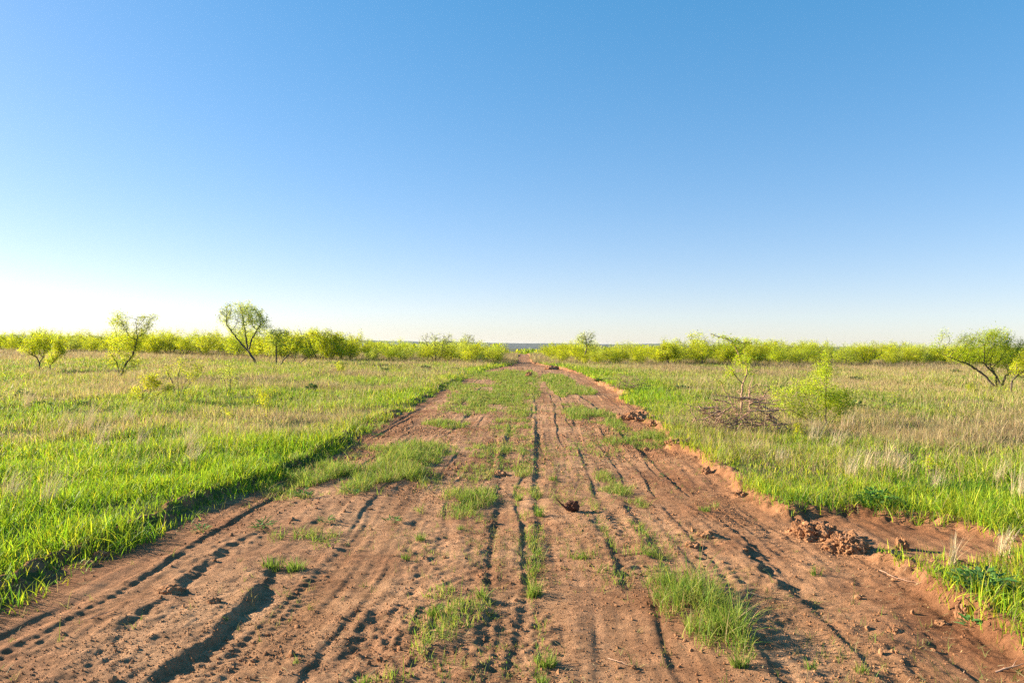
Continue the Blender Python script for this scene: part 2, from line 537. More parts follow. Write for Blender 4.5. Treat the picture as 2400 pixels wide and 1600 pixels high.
mauvep = np.clip(np.where(rightside, .10, .22) + .55 * patch2 + .50 * farb, 0, .85)
c_dry = np.where((u2 < mauvep)[:, None], MAUVE, np.where((u2 < mauvep + .5 * (1 - mauvep))[:, None], TAN, STRAW))
limep = np.clip(.50 + .4 * patch + .15 * tuss, .1, .9) * (1 - .12 * lush)
u3 = RNG.uniform(0, 1, N)
c_green = np.where((u3 < limep)[:, None], LIME, GREEN)
c_green = np.where((RNG.uniform(0, 1, N) < .13 + .45 * sstep(.25, .6, fbm(gx / 1.6, gy / 1.1, 3, 96)))[:, None], DEEP, c_green)
c_green = np.where(((RNG.uniform(0, 1, N) < .45 * sstep(9, 18, gr) * (1 - lush)))[:, None], OLIVE, c_green)
cc = np.where(isdry[:, None], c_dry, c_green)
cc = jitter_col(cc, .26)
hh = np.where(isdry, .165, .108) * np.exp(RNG.normal(0, .28, N)) * np.clip(1 + .55 * tuss, .45, 1.8) * (1 + .06 * lush)
hh = hh * np.clip(.74 + .016 * gr, .8, 1.5)
hh = np.where(farb > .5, hh * 1.15, hh)
ww = np.where(isdry, .0032, .0066) * np.exp(RNG.normal(0, .2, N)) * np.maximum(1, gr / 7.5) ** .86
lean = np.abs(RNG.normal(0, .60, N)) + .08
gz = np.where(sd > -.03, road_z(gx, gy), ground_z(gx, gy, np.minimum(sd, -.03))) - .01
root = np.stack([gx, gy, gz], -1)
nearm = gr < 11
V1, T1, I1 = blades(root[nearm], hh[nearm], ww[nearm], lean[nearm], 4)
V2, T2, I2 = blades(root[~nearm], hh[~nearm], ww[~nearm], lean[~nearm], 2)
v, f, c = merge([(V1, T1, cc[nearm][I1]), (V2, T2, cc[~nearm][I2])])
print("field grass blades", N)
tag(link("field_grass", mesh_np("field_grass", v, f, c), M_GRASS),
    "mixed lime green and straw coloured grass covering the fields on both sides of the dirt road", "grass", kind="stuff")

# thin wispy dry stems standing above the sward
wx, wy, wr = sample_sector(4.0, 75, 44, .065)
sdw = road_sd(wx, wy)
pw = np.clip(.30 + .8 * fbm(wx / 1.9, wy / 2.8, 3, 95), 0, 1) * sstep(.5, 2.0, -sdw)
k = (RNG.uniform(0, 1, len(wx)) < pw)
wx, wy, wr = wx[k], wy[k], wr[k]
N = len(wx)
root = np.stack([wx, wy, ground_z(wx, wy, np.full(N, -1.0)) - .01], -1)
h = .30 * np.exp(RNG.normal(0, .3, N))
V, T, I = blades(root, h, .0026 * np.maximum(1, wr / 7) ** .8, np.abs(RNG.normal(.25, .3, N)), 3, az=RNG.normal(.2, .9, N))
tag(link("dry_stems", mesh_np("dry_stems", V, T, jitter_col(np.where((RNG.uniform(0, 1, N) < .7)[:, None], STRAW, TAN), .2)[I]), M_STRAW),
    "thin bleached dry grass stems sticking up above the green field grass", "dry grass", kind="stuff")

# ------------------------------------------------------------------ grass patches growing on the road
PATCH = [  # px, py, rx, ry, density, height
    (715, 1128, 105, 22, 1.0, .085), (860, 1128, 100, 26, .9, .085), (960, 1080, 60, 40, 1.2, .095), (760, 1090, 90, 25, .6, .07),
    (905, 1055, 120, 14, .5, .06), (690, 1160, 60, 10, .5, .06), (1000, 1045, 45, 14, .6, .06),
    (1045, 993, 48, 9, 1.0, .09), (1130, 930, 70, 14, 1.0, .08), (1100, 955, 60, 14, .6, .06), (1060, 905, 80, 8, .7, .07),
    (1210, 905, 45, 26, 1.2, .09), (1195, 880, 50, 12, 1.0, .09), (1190, 935, 40, 16, .7, .06), (1215, 960, 35, 22, .45, .05),
    (1305, 890, 30, 12, 1.0, .09), (1345, 915, 42, 10, 1.0, .1), (1300, 910, 12, 16, 1.0, .1), (1385, 975, 55, 16, .9, .08),
    (1350, 965, 30, 18, .5, .06), (1480, 1040, 60, 12, .7, .07), (1540, 1030, 40, 14, .7, .08), (1420, 1120, 28, 12, .7, .06),
    (1455, 1150, 45, 14, .9, .06), (1495, 1178, 25, 10, .8, .07), (1100, 1172, 55, 22, .8, .06), (1120, 1110, 40, 16, .35, .05),
    (1040, 1285, 45, 18, .45, .05), (1000, 1245, 30, 16, .5, .06), (1060, 1250, 40, 12, .35, .05), (1055, 1430, 95, 50, .8, .06),
    (1110, 1370, 30, 30, .6, .08), (1030, 1520, 60, 30, .7, .06), (1150, 1520, 60, 45, .22, .05), (1258, 1180, 12, 60, .6, .06),
    (1240, 1130, 14, 30, .5, .05), (1262, 1300, 10, 40, .4, .06), (1262, 1480, 14, 70, .25, .06), (700, 1262, 60, 14, .5, .06),
    (755, 1265, 40, 18, .6, .07), (1540, 1310, 70, 26, .5, .06), (1580, 1400, 55, 45, .9, .10), (1670, 1430, 50, 60, .9, .13),
    (1615, 1480, 70, 30, .5, .08), (1720, 1500, 25, 45, .5, .09), (1660, 1185, 20, 8, .7, .06), (1250, 880, 12, 14, .5, .05),
    (1150, 880, 70, 8, .6, .07), (1440, 1350, 60, 50, .10, .05), (1370, 1310, 30, 12, .4, .04), (980, 1200, 20, 12, .3, .05),
    (1225, 1060, 14, 50, .4, .05), (1170, 1080, 40, 40, .15, .05), (1060, 1065, 80, 16, .25, .05), (1390, 1180, 10, 30, .4, .04),
    (860, 1000, 40, 14, .4, .06), (1190, 1000, 40, 20, .4, .05), (1420, 1250, 10, 40, .3, .05), (1500, 1240, 20, 40, .2, .05),
    (1600, 1260, 90, 14, .16, .04), (1130, 1170, 30, 50, .45, .05), (1215, 1120, 12, 60, .5, .05), (1243, 1250, 12, 70, .55, .06), (1246, 1360, 12, 60, .5, .06), (1190, 1060, 14, 50, .4, .05),
    (1235, 1000, 10, 40, .5, .05), (1120, 1050, 50, 20, .3, .05), (1320, 1060, 40, 20, .15, .04), (980, 1130, 50, 20, .3, .05), (1070, 1210, 40, 30, .4, .05), (1260, 1560, 12, 40, .5, .06), (900, 1590, 60, 14, .35, .05), (1330, 1160, 40, 20, .12, .04),
    (1545, 1330, 50, 30, .5, .07), (1640, 1460, 80, 60, .5, .08), (1390, 1050, 60, 24, .15, .05), (1450, 1005, 26, 20, .4, .06),
]
px_, py_, ph_, pd_ = [], [], [], []
for (px, py, rx, ry, den, hgt) in PATCH:
    c0 = at(px, py); d = c0[1]
    a = rx * d / F; b = ry * d * d / (F * CAM_H)
    n_ = int(min(math.pi * a * b * 2600 * (den * 1.6 + .18) * min(1, (8 / d)) ** 1.15, 12000)) + 20
    t = RNG.uniform(0, 2 * np.pi, n_); q = RNG.uniform(0, 1, n_) ** .65 * 1.2
    x = c0[0] + a * q * np.cos(t); y = c0[1] + b * q * np.sin(t)
    m = fbm(x * 4.2, y * 3.4, 4, 97) * 1.25 + .55 * (1 - q) + .25 * den > .20
    px_.append(x[m]); py_.append(y[m]); ph_.append(np.full(m.sum(), hgt)); pd_.append(np.full(m.sum(), den))
x = np.concatenate(px_); y = np.concatenate(py_); hb = np.concatenate(ph_)
N = len(x); r = np.hypot(x, y)
root = np.stack([x, y, road_z(x, y) - .006], -1)
cbase = np.where((RNG.uniform(0, 1, N) < .5)[:, None], np.array([.17, .27, .035]), np.array([.27, .32, .05]))
cbase = np.where((RNG.uniform(0, 1, N) < .17)[:, None], TAN, cbase)
V, T, I = blades(root, hb * 1.0 * np.exp(RNG.normal(0, .35, N)) * np.clip(1 + .6 * fbm(x * 4, y * 4, 2, 98), .4, 1.7), .0048 * np.maximum(1, r / 6.5) ** .9,
                 np.abs(RNG.normal(0, .6, N)) + .15, 3)
print("road grass blades", N)
tag(link("road_grass", mesh_np("road_grass", V, T, jitter_col(cbase, .22)[I]), M_GRASS),
    "ragged low patches of green grass growing between the ruts of the dirt road", "grass", kind="stuff")

# scattered sprigs, straw litter and crumbs on the dirt
def on_road(n_, ymin, ymax, p=1.0):
    y = np.exp(RNG.uniform(math.log(ymin), math.log(ymax), n_))
    xl = np.interp(y, *LEFT); xr = np.interp(y, *RIGHT)
    x = xl + (xr - xl) * RNG.uniform(0, 1.0, n_)
    return x, y


x, y = on_road(12000, 2.9, 40)
dens = np.exp(-((x - .1) / 1.3) ** 2) * .75 + .10
k = (RNG.uniform(0, 1, len(x)) < dens * np.clip(.6 + 1.1 * fbm(x * 1.2, y * .9, 3, 101), 0, 1.3)) & (road_sd(x, y) > .1)
x, y = np.repeat(x[k], 5), np.repeat(y[k], 5)
N = len(x)
x = x + RNG.normal(0, .012, N); y = y + RNG.normal(0, .012, N)
r = np.hypot(x, y)
root = np.stack([x, y, road_z(x, y) - .004], -1)
cb = np.where((RNG.uniform(0, 1, N) < .5)[:, None], np.array([.16, .215, .04]), np.array([.27, .235, .09]))
V, T, I = blades(root, .042 * np.exp(RNG.normal(0, .5, N)), .0036 * np.maximum(1, r / 6) ** .8, np.abs(RNG.normal(.7, .6, N)), 2)
tag(link("road_weeds", mesh_np("road_weeds", V, T, jitter_col(cb, .25)[I]), M_GRASS),
    "tiny thin weed sprigs scattered over the bare red dirt", "weeds", kind="stuff")

x, y = on_road(5200, 2.9, 22)
k = (RNG.uniform(0, 1, len(x)) < np.clip(.35 + .9 * fbm(x * .9, y * .7, 2, 103), .06, 1)) & (road_sd(x, y) > -.15)
x, y = x[k], y[k]; N = len(x)
L = .045 * np.exp(RNG.normal(0, .5, N)); th = RNG.uniform(0, 2 * np.pi, N)
dx = np.cos(th) * L; dy = np.sin(th) * L
wv = .0013 * np.maximum(1, y / 4) ** .7
def zz(a, b): return surf(a, b) + .007
p0 = np.stack([x, y, zz(x, y)], -1); p1 = np.stack([x + dx * .5, y + dy * .5, zz(x + dx * .5, y + dy * .5) + .006], -1); p2 = np.stack([x + dx, y + dy, zz(x + dx, y + dy)], -1)
nrm = np.stack([-np.sin(th), np.cos(th), np.zeros(N)], -1) * wv[:, None]
up = np.array([0, 0, .0012])
V = np.stack([p0 - nrm, p0 + nrm, p1 - nrm + up, p1 + nrm + up, p2], 1).reshape(-1, 3)
T = ((np.arange(N) * 5)[:, None, None] + np.array([(0, 1, 3), (0, 3, 2), (2, 3, 4)])[None]).reshape(-1, 3)
tag(link("straw_litter", mesh_np("straw_litter", V, T, np.repeat(jitter_col(np.tile(STRAW * .95, (N, 1)), .25), 5, 0)), M_STRAW),
    "short broken straws lying loose on the red dirt", "straw", kind="stuff")

bmx = bmesh.new(); bmesh.ops.create_icosphere(bmx, subdivisions=1, radius=1)
ico_v = np.array([v_.co[:] for v_ in bmx.verts]); ico_f = np.array([[v_.index for v_ in f_.verts] for f_ in bmx.faces]); bmx.free()
x, y = on_road(15000, 2.8, 26)
k = (RNG.uniform(0, 1, len(x)) < np.clip(.45 + 1.0 * fbm(x * .8, y * .6, 3, 105), .08, 1)) & (road_sd(x, y) > -.03)
x, y = x[k], y[k]; N = len(x)
s = .0040 * np.exp(RNG.normal(0, .55, N)) * np.clip(y / 5, 1, 2)
V = ico_v[None] * (1 + RNG.normal(0, .16, (N, len(ico_v), 1))) * s[:, None, None] * RNG.uniform(.65, 1.25, (N, 1, 3))
V = V + np.stack([x, y, road_z(x, y) + s * .3], -1)[:, None]
T = ((np.arange(N) * len(ico_v))[:, None, None] + ico_f[None]).reshape(-1, 3)
tag(link("dirt_crumbs", mesh_np("dirt_crumbs", V.reshape(-1, 3), T, None, False), M_CLOD),
    "small crumbs of broken red soil strewn over the road", "soil crumbs", kind="stuff")
x, y = on_road(90000, 2.8, 16)
k = (RNG.uniform(0, 1, len(x)) < np.clip(.50 + 1.1 * fbm(x * 1.1, y * .8, 3, 106), .06, 1)) & (road_sd(x, y) > .0)
x, y = x[k], y[k]; N = len(x)
oct_v = np.array([(1, 0, 0), (0, 1, 0), (-1, 0, 0), (0, -1, 0), (0, 0, 1), (0, 0, -.6)], float)
oct_f = np.array([(0, 1, 4), (1, 2, 4), (2, 3, 4), (3, 0, 4), (1, 0, 5), (2, 1, 5), (3, 2, 5), (0, 3, 5)])
s = .0030 * np.exp(RNG.normal(0, .40, N)) * np.clip(y / 4.5, 1, 2.4)
V = oct_v[None] * (1 + RNG.normal(0, .25, (N, 6, 1))) * s[:, None, None] * RNG.uniform(.6, 1.4, (N, 1, 3))
V = V + np.stack([x, y, road_z(x, y) + s * .25], -1)[:, None]
T = ((np.arange(N) * 6)[:, None, None] + oct_f[None]).reshape(-1, 3)
tag(link("dirt_grit", mesh_np("dirt_grit", V.reshape(-1, 3), T, None, False), M_CLOD),
    "coarse grit of dry red soil covering the road surface", "soil grit", kind="stuff")


# ------------------------------------------------------------------ trees and shrubs
def grow(attr, lines, D, di, dk, iters=70, rng=RNG, wig=.18):
    pos, par = [], []
    for ln in lines:
        ln = np.asarray(ln, float)
        prev = -1
        start = ln[0]
        if pos:
            dd = np.linalg.norm(np.array(pos) - start, axis=1)
            j = int(dd.argmin())
            if dd[j] < D * 1.6:
                prev = j
        if prev < 0:
            pos.append(start); par.append(-1); prev = len(pos) - 1
        for a, b in zip(ln[:-1], ln[1:]):
            n_ = max(1, int(round(np.linalg.norm(b - a) / D)))
            for k_ in range(1, n_ + 1):
                q = a + (b - a) * k_ / n_ + (rng.normal(0, D * .12, 3) if k_ < n_ else 0)
                pos.append(q); par.append(prev); prev = len(pos) - 1
    P = np.array(pos)
    attr = attr.copy()
    for _ in range(iters):
        if len(attr) == 0:
            break
        d2 = ((attr[:, None, :] - P[None]) ** 2).sum(-1)
        j = d2.argmin(1); dm = np.sqrt(d2[np.arange(len(attr)), j])
        alive = dm > dk
        attr, j, dm = attr[alive], j[alive], dm[alive]
        inf = dm < di
        if not inf.any():
            break
        dirs = (attr[inf] - P[j[inf]]) / dm[inf][:, None]
        acc = np.zeros_like(P); np.add.at(acc, j[inf], dirs)
        src = np.unique(j[inf])
        a = acc[src]; a /= np.linalg.norm(a, axis=1)[:, None] + 1e-9
        a += rng.normal(0, wig, a.shape); a /= np.linalg.norm(a, axis=1)[:, None] + 1e-9
        newp = P[src] + a * D
        dn = ((newp[:, None, :] - P[None]) ** 2).sum(-1).min(1)
        ok = dn > (D * .35) ** 2
        if not ok.any():
            break
        par += list(src[ok]); P = np.concatenate([P, newp[ok]])
        if len(P) > 2600:
            break
    return P, np.array(par)


def radii(P, par, r0, rt, pw=1.85):
    n_ = len(P); r = np.zeros(n_); child = np.zeros(n_, int)
    for i in range(n_ - 1, -1, -1):
        r[i] = rt if child[i] == 0 else r[i] ** (1 / pw)
        if par[i] >= 0:
            r[par[i]] += r[i] ** pw; child[par[i]] += 1
    mx = r.max()
    if mx > rt * 1.01:
        r = rt + (r - rt) * (r0 - rt) / (mx - rt)
    return r, child


def tubes(P, par, r, sides=5):
    n_ = len(P)
    main = -np.ones(n_, int)
    for i in range(n_):
        p = par[i]
        if p >= 0 and (main[p] < 0 or r[i] > r[main[p]]):
            main[p] = i
    V, Fc, o = [], [], 0
    th = np.arange(sides) * 2 * np.pi / sides
    for i in range(n_):
        p = par[i]
        if p >= 0 and main[p] == i:
            continue
        chain = [i]
        while main[chain[-1]] >= 0:
            chain.append(main[chain[-1]])
        pts = P[chain]; rr = r[chain].copy()
        if p >= 0:
            pts = np.concatenate([[P[p]], pts]); rr = np.concatenate([[min(r[p], rr[0] * 1.25)], rr])
        if len(pts) < 2:
            continue
        rr[-1] *= .45
        t = np.gradient(pts, axis=0); t /= np.linalg.norm(t, axis=1)[:, None] + 1e-9
        ref = np.where(np.abs(t[:, 2:3]) > .9, np.array([[1., 0, 0]]), np.array([[0, 0, 1.]]))
        a = np.cross(t, ref); a /= np.linalg.norm(a, axis=1)[:, None] + 1e-9
        b = np.cross(t, a)
        ring = pts[:, None] + rr[:, None, None] * (np.cos(th)[None, :, None] * a[:, None] + np.sin(th)[None, :, None] * b[:, None])
        m_ = len(pts)
        V.append(ring.reshape(-1, 3))
        ix = o + np.arange(m_ * sides).reshape(m_, sides); nx_ = np.roll(ix, -1, 1)
        Fc.append(np.stack([ix[:-1], nx_[:-1], nx_[1:], ix[1:]], -1).reshape(-1, 4))
        o += m_ * sides
    return np.concatenate(V), np.concatenate(Fc)


YG = np.array([.54, .56, .014]); MG = np.array([.41, .52, .026]); SG = np.array([.53, .59, .13]); YL = np.array([.58, .55, .016])


def leaves(P, par, r, thr, n_, L, W, cols, spread, rng=RNG, clump=.9):
    cand = np.where((r < thr) & (par >= 0))[0]
    wgt = np.ones(len(cand)) * (0.4 + vnoise(P[cand, 0] * 2.3 / clump, P[cand, 2] * 2.3 / clump + P[cand, 1], 7) ** 2 * 2)
    wgt /= wgt.sum()
    i = rng.choice(cand, n_, p=wgt)
    t = rng.uniform(0, 1, n_)[:, None]
    base = P[i] * t + P[par[i]] * (1 - t)
    bd = P[i] - P[par[i]]; bd /= np.linalg.norm(bd, axis=1)[:, None] + 1e-9
    base = base + rng.normal(0, spread * 1.15, (n_, 3))
    d = rng.normal(0, 1, (n_, 3)); d /= np.linalg.norm(d, axis=1)[:, None]
    d = d * .9 + bd * .35 + np.array([0, 0, -.30]); d /= np.linalg.norm(d, axis=1)[:, None]
    s = np.cross(d, rng.normal(0, 1, (n_, 3))); s /= np.linalg.norm(s, axis=1)[:, None] + 1e-9
    l = (L * .82 * np.exp(rng.normal(0, .3, n_)))[:, None]; w = (W * .72 * np.exp(rng.normal(0, .25, n_)))[:, None]
    V = np.stack([base, base + d * l * .45 + s * w * .5, base + d * l, base + d * l * .55 - s * w * .5], 1).reshape(-1, 3)
    Fq = (np.arange(n_) * 4)[:, None] + np.arange(4)[None]
    k = rng.choice(len(cols), n_, p=[c_[1] for c_ in cols])
    C = np.array([c_[0] for c_ in cols])[k]
    tone = 1 + .28 * fbm(base[:, 0] * 1.4 / clump, base[:, 2] * 1.4 / clump, 2, 8)
    C = jitter_col(C * tone[:, None], .18, rng)
    return V, Fq, np.repeat(C, 4, 0)


LEAFMIX = [(YG, .56), (MG, .26), (YL, .18)]
LEAFGREEN = [(YG, .27), (MG, .66), (YL, .07)]
LEAFPALE = [(SG, .50), (YG, .35), (MG, .15)]
LEAFYEL = [(YL, .55), (YG, .40), (MG, .05)]


def pxtree(name, label, cat, base, stems, crown, nattr=420, nleaf=5000, r0=.05, rt=.0035, L=.07, W=.022, mix=LEAFMIX, dfac=.8,
           spread=.05, bark=None, group=None, D=None, thr=3.4, seed=1, leafless=(), iters=70, depth=None):
    """a tree laid out from pixel outlines at the distance of its foot; the crown is filled in depth too"""
    rng = np.random.default_rng(seed)
    r0 = r0 * .8; nleaf = int(nleaf * .92)
    b = at(*base) if depth is None else at_depth(*base, depth)
    d = b[1]; m = d / F                                         # metres per photo pixel there

    def loc(px, py, dy=0.0):
        q = at_depth(px, py, d) - b
        q[1] += dy
        return q
    lines = []
    for si, st in enumerate(stems):
        off = rng.uniform(-1, 1) * .35
        ln = []
        for k, q in enumerate(st):
            hpx = (base[1] - q[1]) * m
            ln.append(loc(q[0], q[1], off * hpx * .5))
        ln[0][2] = ln[0][2] if si and (st[0][1] < base[1] - 8) else ln[0][2] - .06
        lines.append(np.array(ln))
    area = np.array([c[2] * c[3] for c in list(crown) + list(leafless)], float); area /= area.sum()
    A_ = []
    for (cx, cy, rx, ry), w in zip(list(crown) + list(leafless), area):
        n_ = max(8, int(nattr * w))
        v_ = rng.normal(0, 1, (n_, 3)); v_ /= np.linalg.norm(v_, axis=1)[:, None]
        v_ *= (rng.uniform(0, 1, n_) ** (1 / 2.6))[:, None]
        A_.append(loc(cx, cy) + v_ * np.array([rx, rx * dfac, ry]) * m)
    A_ = np.concatenate(A_)
    A_ = A_[A_[:, 2] > .02]
    size = max((base[1] - min(c[1] - c[3] for c in list(crown) + list(leafless))) * m, .3)
    D = D or size / 30
    P, par = grow(A_, lines, D, size * .9, D * 1.0, iters, rng)
    r, ch = radii(P, par, r0, rt)
    root_ = empty(name, b)
    tag(root_, label, cat, group)
    V, Q = tubes(P, par, r)
    link("trunk", mesh_np("trunk", V, Q, None, True), bark or M_BARK, root_)
    if nleaf:
        rl = r.copy()
        if leafless:                                            # keep bare zones bare
            inside = np.zeros(len(P), bool)
            for (cx, cy, rx, ry) in crown:
                q = (P - loc(cx, cy)) / (np.array([rx, max(rx * dfac, 1), ry]) * m)
                inside |= (np.abs(q[:, [0, 2]]) ** 2).sum(1) < 1.5
            rl[~inside] = 9
        V, Q, C = leaves(P, par, rl, rt * thr, nleaf, L, W, mix, spread, rng, clump=size / 2.5)
        link("crown", mesh_np("crown", V, Q, C), M_LEAF, root_)
    return root_


pxtree("mesquite_tree", "leaning mesquite with dark curved trunk and tall airy crown, tallest tree in the left field", "tree", (601, 857),
       [[(601, 857), (597, 843), (588, 830), (579, 818), (560, 795), (537, 762)], [(584, 823), (592, 795), (612, 765)], [(579, 818), (574, 790), (568, 762)]],
       [(542, 730, 31, 25), (590, 742, 40, 28), (612, 765, 26, 28), (560, 775, 30, 20), (528, 742, 17, 26), (575, 722, 30, 16)],
       900, 9000, .095, .0075, .12, .034, LEAFPALE, seed=3, spread=.085, thr=6)
pxtree("mesquite_tree", "several stemmed mesquite with yellow green lower leaves and two wispy tops, left field", "tree", (280, 886),
       [[(277, 887), (283, 862), (285, 840)], [(280, 886), (291, 860), (312, 830), (322, 790)], [(283, 886), (270, 848), (252, 828)], [(286, 884), (300, 862), (328, 858)]],
       [(284, 752, 26, 28), (345, 752, 24, 22), (291, 803, 42, 34), (263, 838, 20, 26), (312, 845, 20, 16), (335, 780, 18, 20), (318, 800, 22, 26)],
       800, 7600, .06, .0045, .085, .024, LEAFMIX, seed=4, thr=5, spread=.06)
pxtree("mesquite_tree", "small flat topped mesquite with a forked trunk near the left picture edge", "tree", (93, 869),
       [[(93, 870), (91, 850), (84, 838), (66, 828)], [(91, 850), (100, 836)]],
       [(72, 815, 26, 19), (100, 812, 25, 20), (95, 795, 22, 12)], 260, 4800, .05, .005, .085, .026, LEAFMIX, seed=5)
pxtree("mesquite_tree", "thin young mesquite beside the small flat topped one at left", "tree", (118, 871),
       [[(118, 872), (117, 856), (131, 842)], [(117, 856), (112, 845)]],
       [(137, 825, 16, 15), (120, 838, 13, 13), (138, 802, 18, 18)], 200, 3400, .035, .005, .085, .026, LEAFMIX, seed=6)
pxtree("mesquite_shrub", "low yellow green shrub with a spreading side branch and dry grass at its foot", "shrub", (330, 942),
       [[(330, 943), (345, 935), (366, 926)], [(330, 942), (333, 920), (350, 905)], [(332, 940), (322, 922)]],
       [(365, 895, 30, 18), (320, 912, 17, 14), (395, 908, 14, 12), (345, 885, 20, 12)], 220, 2300, .014, .002, .05, .017, LEAFYEL, seed=7, spread=.03)
pxtree("mesquite_shrub", "half bare shrub with several dark upright stems behind the low yellow shrub", "shrub", (418, 929),
       [[(416, 930), (405, 895), (393, 868)], [(418, 930), (428, 900), (458, 862)], [(420, 929), (418, 890), (424, 860)], [(424, 929), (437, 905), (470, 872)]],
       [(395, 868, 18, 18), (446, 868, 28, 22), (470, 860, 18, 12), (352, 880, 16, 10), (425, 845, 20, 9)], 260, 1700, .018, .0022, .05, .016, LEAFMIX, seed=8, spread=.035)
pxtree("mesquite_shrub", "small sparse upright shrub in the left field, right of the half bare one", "shrub", (538, 927),
       [[(536, 928), (527, 900), (520, 880)], [(539, 928), (541, 890), (539, 868)], [(541, 927), (552, 900), (556, 884)]],
       [(540, 880, 24, 27), (526, 876, 14, 16), (538, 855, 10, 9)], 180, 900, .016, .0024, .05, .016, LEAFPALE, seed=9, spread=.035)
pxtree("mesquite_sapling", "yellow leafed sapling on thin pale stems in the middle of the left field", "sapling", (624, 984),
       [[(622, 985), (618, 955), (612, 930)], [(625, 985), (628, 955), (638, 925)], [(626, 984), (624, 950), (622, 925)]],
       [(618, 928, 17, 17), (643, 913, 12, 10), (602, 912, 8, 9), (615, 945, 8, 10)], 160, 1000, .008, .0014, .032, .013, LEAFYEL, seed=10, spread=.02, bark=M_DEAD)
pxtree("mesquite_sapling", "tiny yellow sapling bent to the left, lower left of the yellow leafed sapling", "sapling", (559, 992),
       [[(559, 993), (550, 978), (538, 966)], [(556, 988), (556, 975)]], [(536, 968, 9, 8), (545, 975, 8, 7), (531, 960, 6, 5)],
       70, 260, .005, .0014, .03, .012, LEAFYEL, seed=11, spread=.015, bark=M_DEAD)
pxtree("mesquite_shrub", "small fresh lime bush low in dry grass left of the road bend", "shrub", (795, 876),
       [[(795, 877), (795, 862)], [(796, 877), (802, 860)]], [(796, 860, 13, 13), (800, 850, 8, 7)], 90, 800, .02, .004, .07, .025, LEAFMIX, seed=12, spread=.04)
pxtree("mesquite_tree", "thin mesquite with a straight bare trunk standing just right of the leaning tree", "tree", (647, 858),
       [[(647, 859), (646, 830), (645, 805), (652, 785)]], [(655, 780, 26, 13), (640, 800, 15, 12), (655, 800, 18, 12)], 220, 2300, .055, .007, .11, .032, LEAFPALE, seed=13, spread=.07)
pxtree("mesquite_tree", "low slanting mesquite with bare bent stems between the straight trunk and the big round bush", "tree", (690, 858),
       [[(656, 857), (662, 845), (678, 828), (692, 815)], [(699, 859), (708, 846), (719, 838), (735, 828)], [(684, 858), (690, 840), (694, 825)]],
       [(700, 808, 34, 22), (678, 815, 18, 14), (728, 822, 22, 12)], 300, 3600, .05, .007, .11, .032, LEAFMIX, seed=14, spread=.07)
pxtree("mesquite_bush", "largest round mesquite bush in the brush line left of the road", "bush", (748, 846),
       [[(745, 847), (735, 825), (725, 805)], [(748, 847), (755, 820), (758, 798)], [(752, 847), (775, 825), (795, 810)]],
       [(752, 800, 48, 30), (792, 808, 24, 22), (725, 795, 20, 18), (770, 785, 30, 16), (735, 780, 18, 12), (790, 790, 18, 12)], 420, 6500, .09, .01, .15, .05, LEAFMIX, seed=15, spread=.11)
pxtree("mesquite_tree", "greyish thinly leafed mesquite with fine upright twigs in the brush left of the road", "tree", (1022, 848),
       [[(1022, 849), (1034, 832), (1039, 802)], [(1020, 849), (1008, 828), (1000, 805)], [(1021, 848), (1020, 825), (1020, 800)]],
       [(1008, 800, 30, 22), (1043, 803, 24, 26), (1020, 825, 35, 16)], 520, 2200, .07, .010, .13, .036, LEAFPALE, seed=16, spread=.09)
pxtree("mesquite_tree", "sparse mesquite with a dark low leaning limb beside the greyish one", "tree", (1092, 847),
       [[(1092, 848), (1078, 838), (1068, 828)], [(1085, 848), (1060, 846), (1050, 842)], [(1070, 830), (1088, 815), (1098, 798)]],
       [(1095, 800, 20, 20), (1075, 828, 26, 15), (1060, 838, 18, 8), (1105, 790, 10, 10)], 330, 2000, .09, .010, .13, .036, LEAFPALE, seed=17, spread=.09)
pxtree("mesquite_tree", "slender pale mesquite rising above the brush just right of the road", "tree", (1361, 855),
       [[(1361, 856), (1368, 842), (1375, 818), (1374, 800)]],
       [(1370, 790, 21, 16), (1380, 808, 15, 14), (1358, 797, 10, 14), (1385, 785, 10, 9)], 300, 2100, .075, .009, .12, .034, LEAFPALE, seed=18, spread=.08)
pxtree("mesquite_tree", "round headed mesquite on a short trunk at the front of the right brush line", "tree", (1566, 857),
       [[(1566, 858), (1565, 845), (1560, 828)], [(1565, 845), (1574, 828)]],
       [(1565, 822, 30, 18), (1550, 832, 18, 12), (1582, 830, 16, 12), (1562, 810, 16, 8)], 320, 4200, .10, .009, .13, .042, LEAFMIX, seed=19, spread=.09)
pxtree("mesquite_tree", "half bare mesquite with a long wispy branch reaching left, rising out of the brush pile", "tree", (1742, 972),
       [[(1736, 974), (1738, 942), (1738, 904), (1748, 876), (1744, 843), (1740, 815), (1741, 797)],
        [(1756, 972), (1758, 945), (1756, 912), (1775, 900)],
        [(1764, 970), (1783, 937), (1791, 922), (1813, 901), (1857, 894)],
        [(1737, 850), (1730, 825), (1716, 799), (1690, 789), (1664, 781)],
        [(1733, 972), (1719, 955), (1706, 924), (1696, 914)],
        [(1738, 900), (1720, 880), (1704, 862)], [(1752, 880), (1772, 866), (1786, 850)],
        [(1741, 815), (1755, 808), (1766, 797)], [(1756, 912), (1768, 880), (1790, 862)], [(1742, 806), (1730, 800)]],
       [(1745, 843, 28, 15), (1688, 787, 24, 6), (1735, 803, 20, 8), (1760, 803, 10, 11), (1708, 868, 14, 9), (1748, 866, 18, 10), (1720, 800, 12, 7), (1690, 890, 16, 12)],
       420, 2300, .042, .0048, .06, .017, LEAFGREEN, seed=20, spread=.03, bark=M_DEAD, leafless=[(1760, 930, 40, 26), (1785, 915, 30, 22), (1730, 930, 26, 26)], D=.06, thr=3.2)
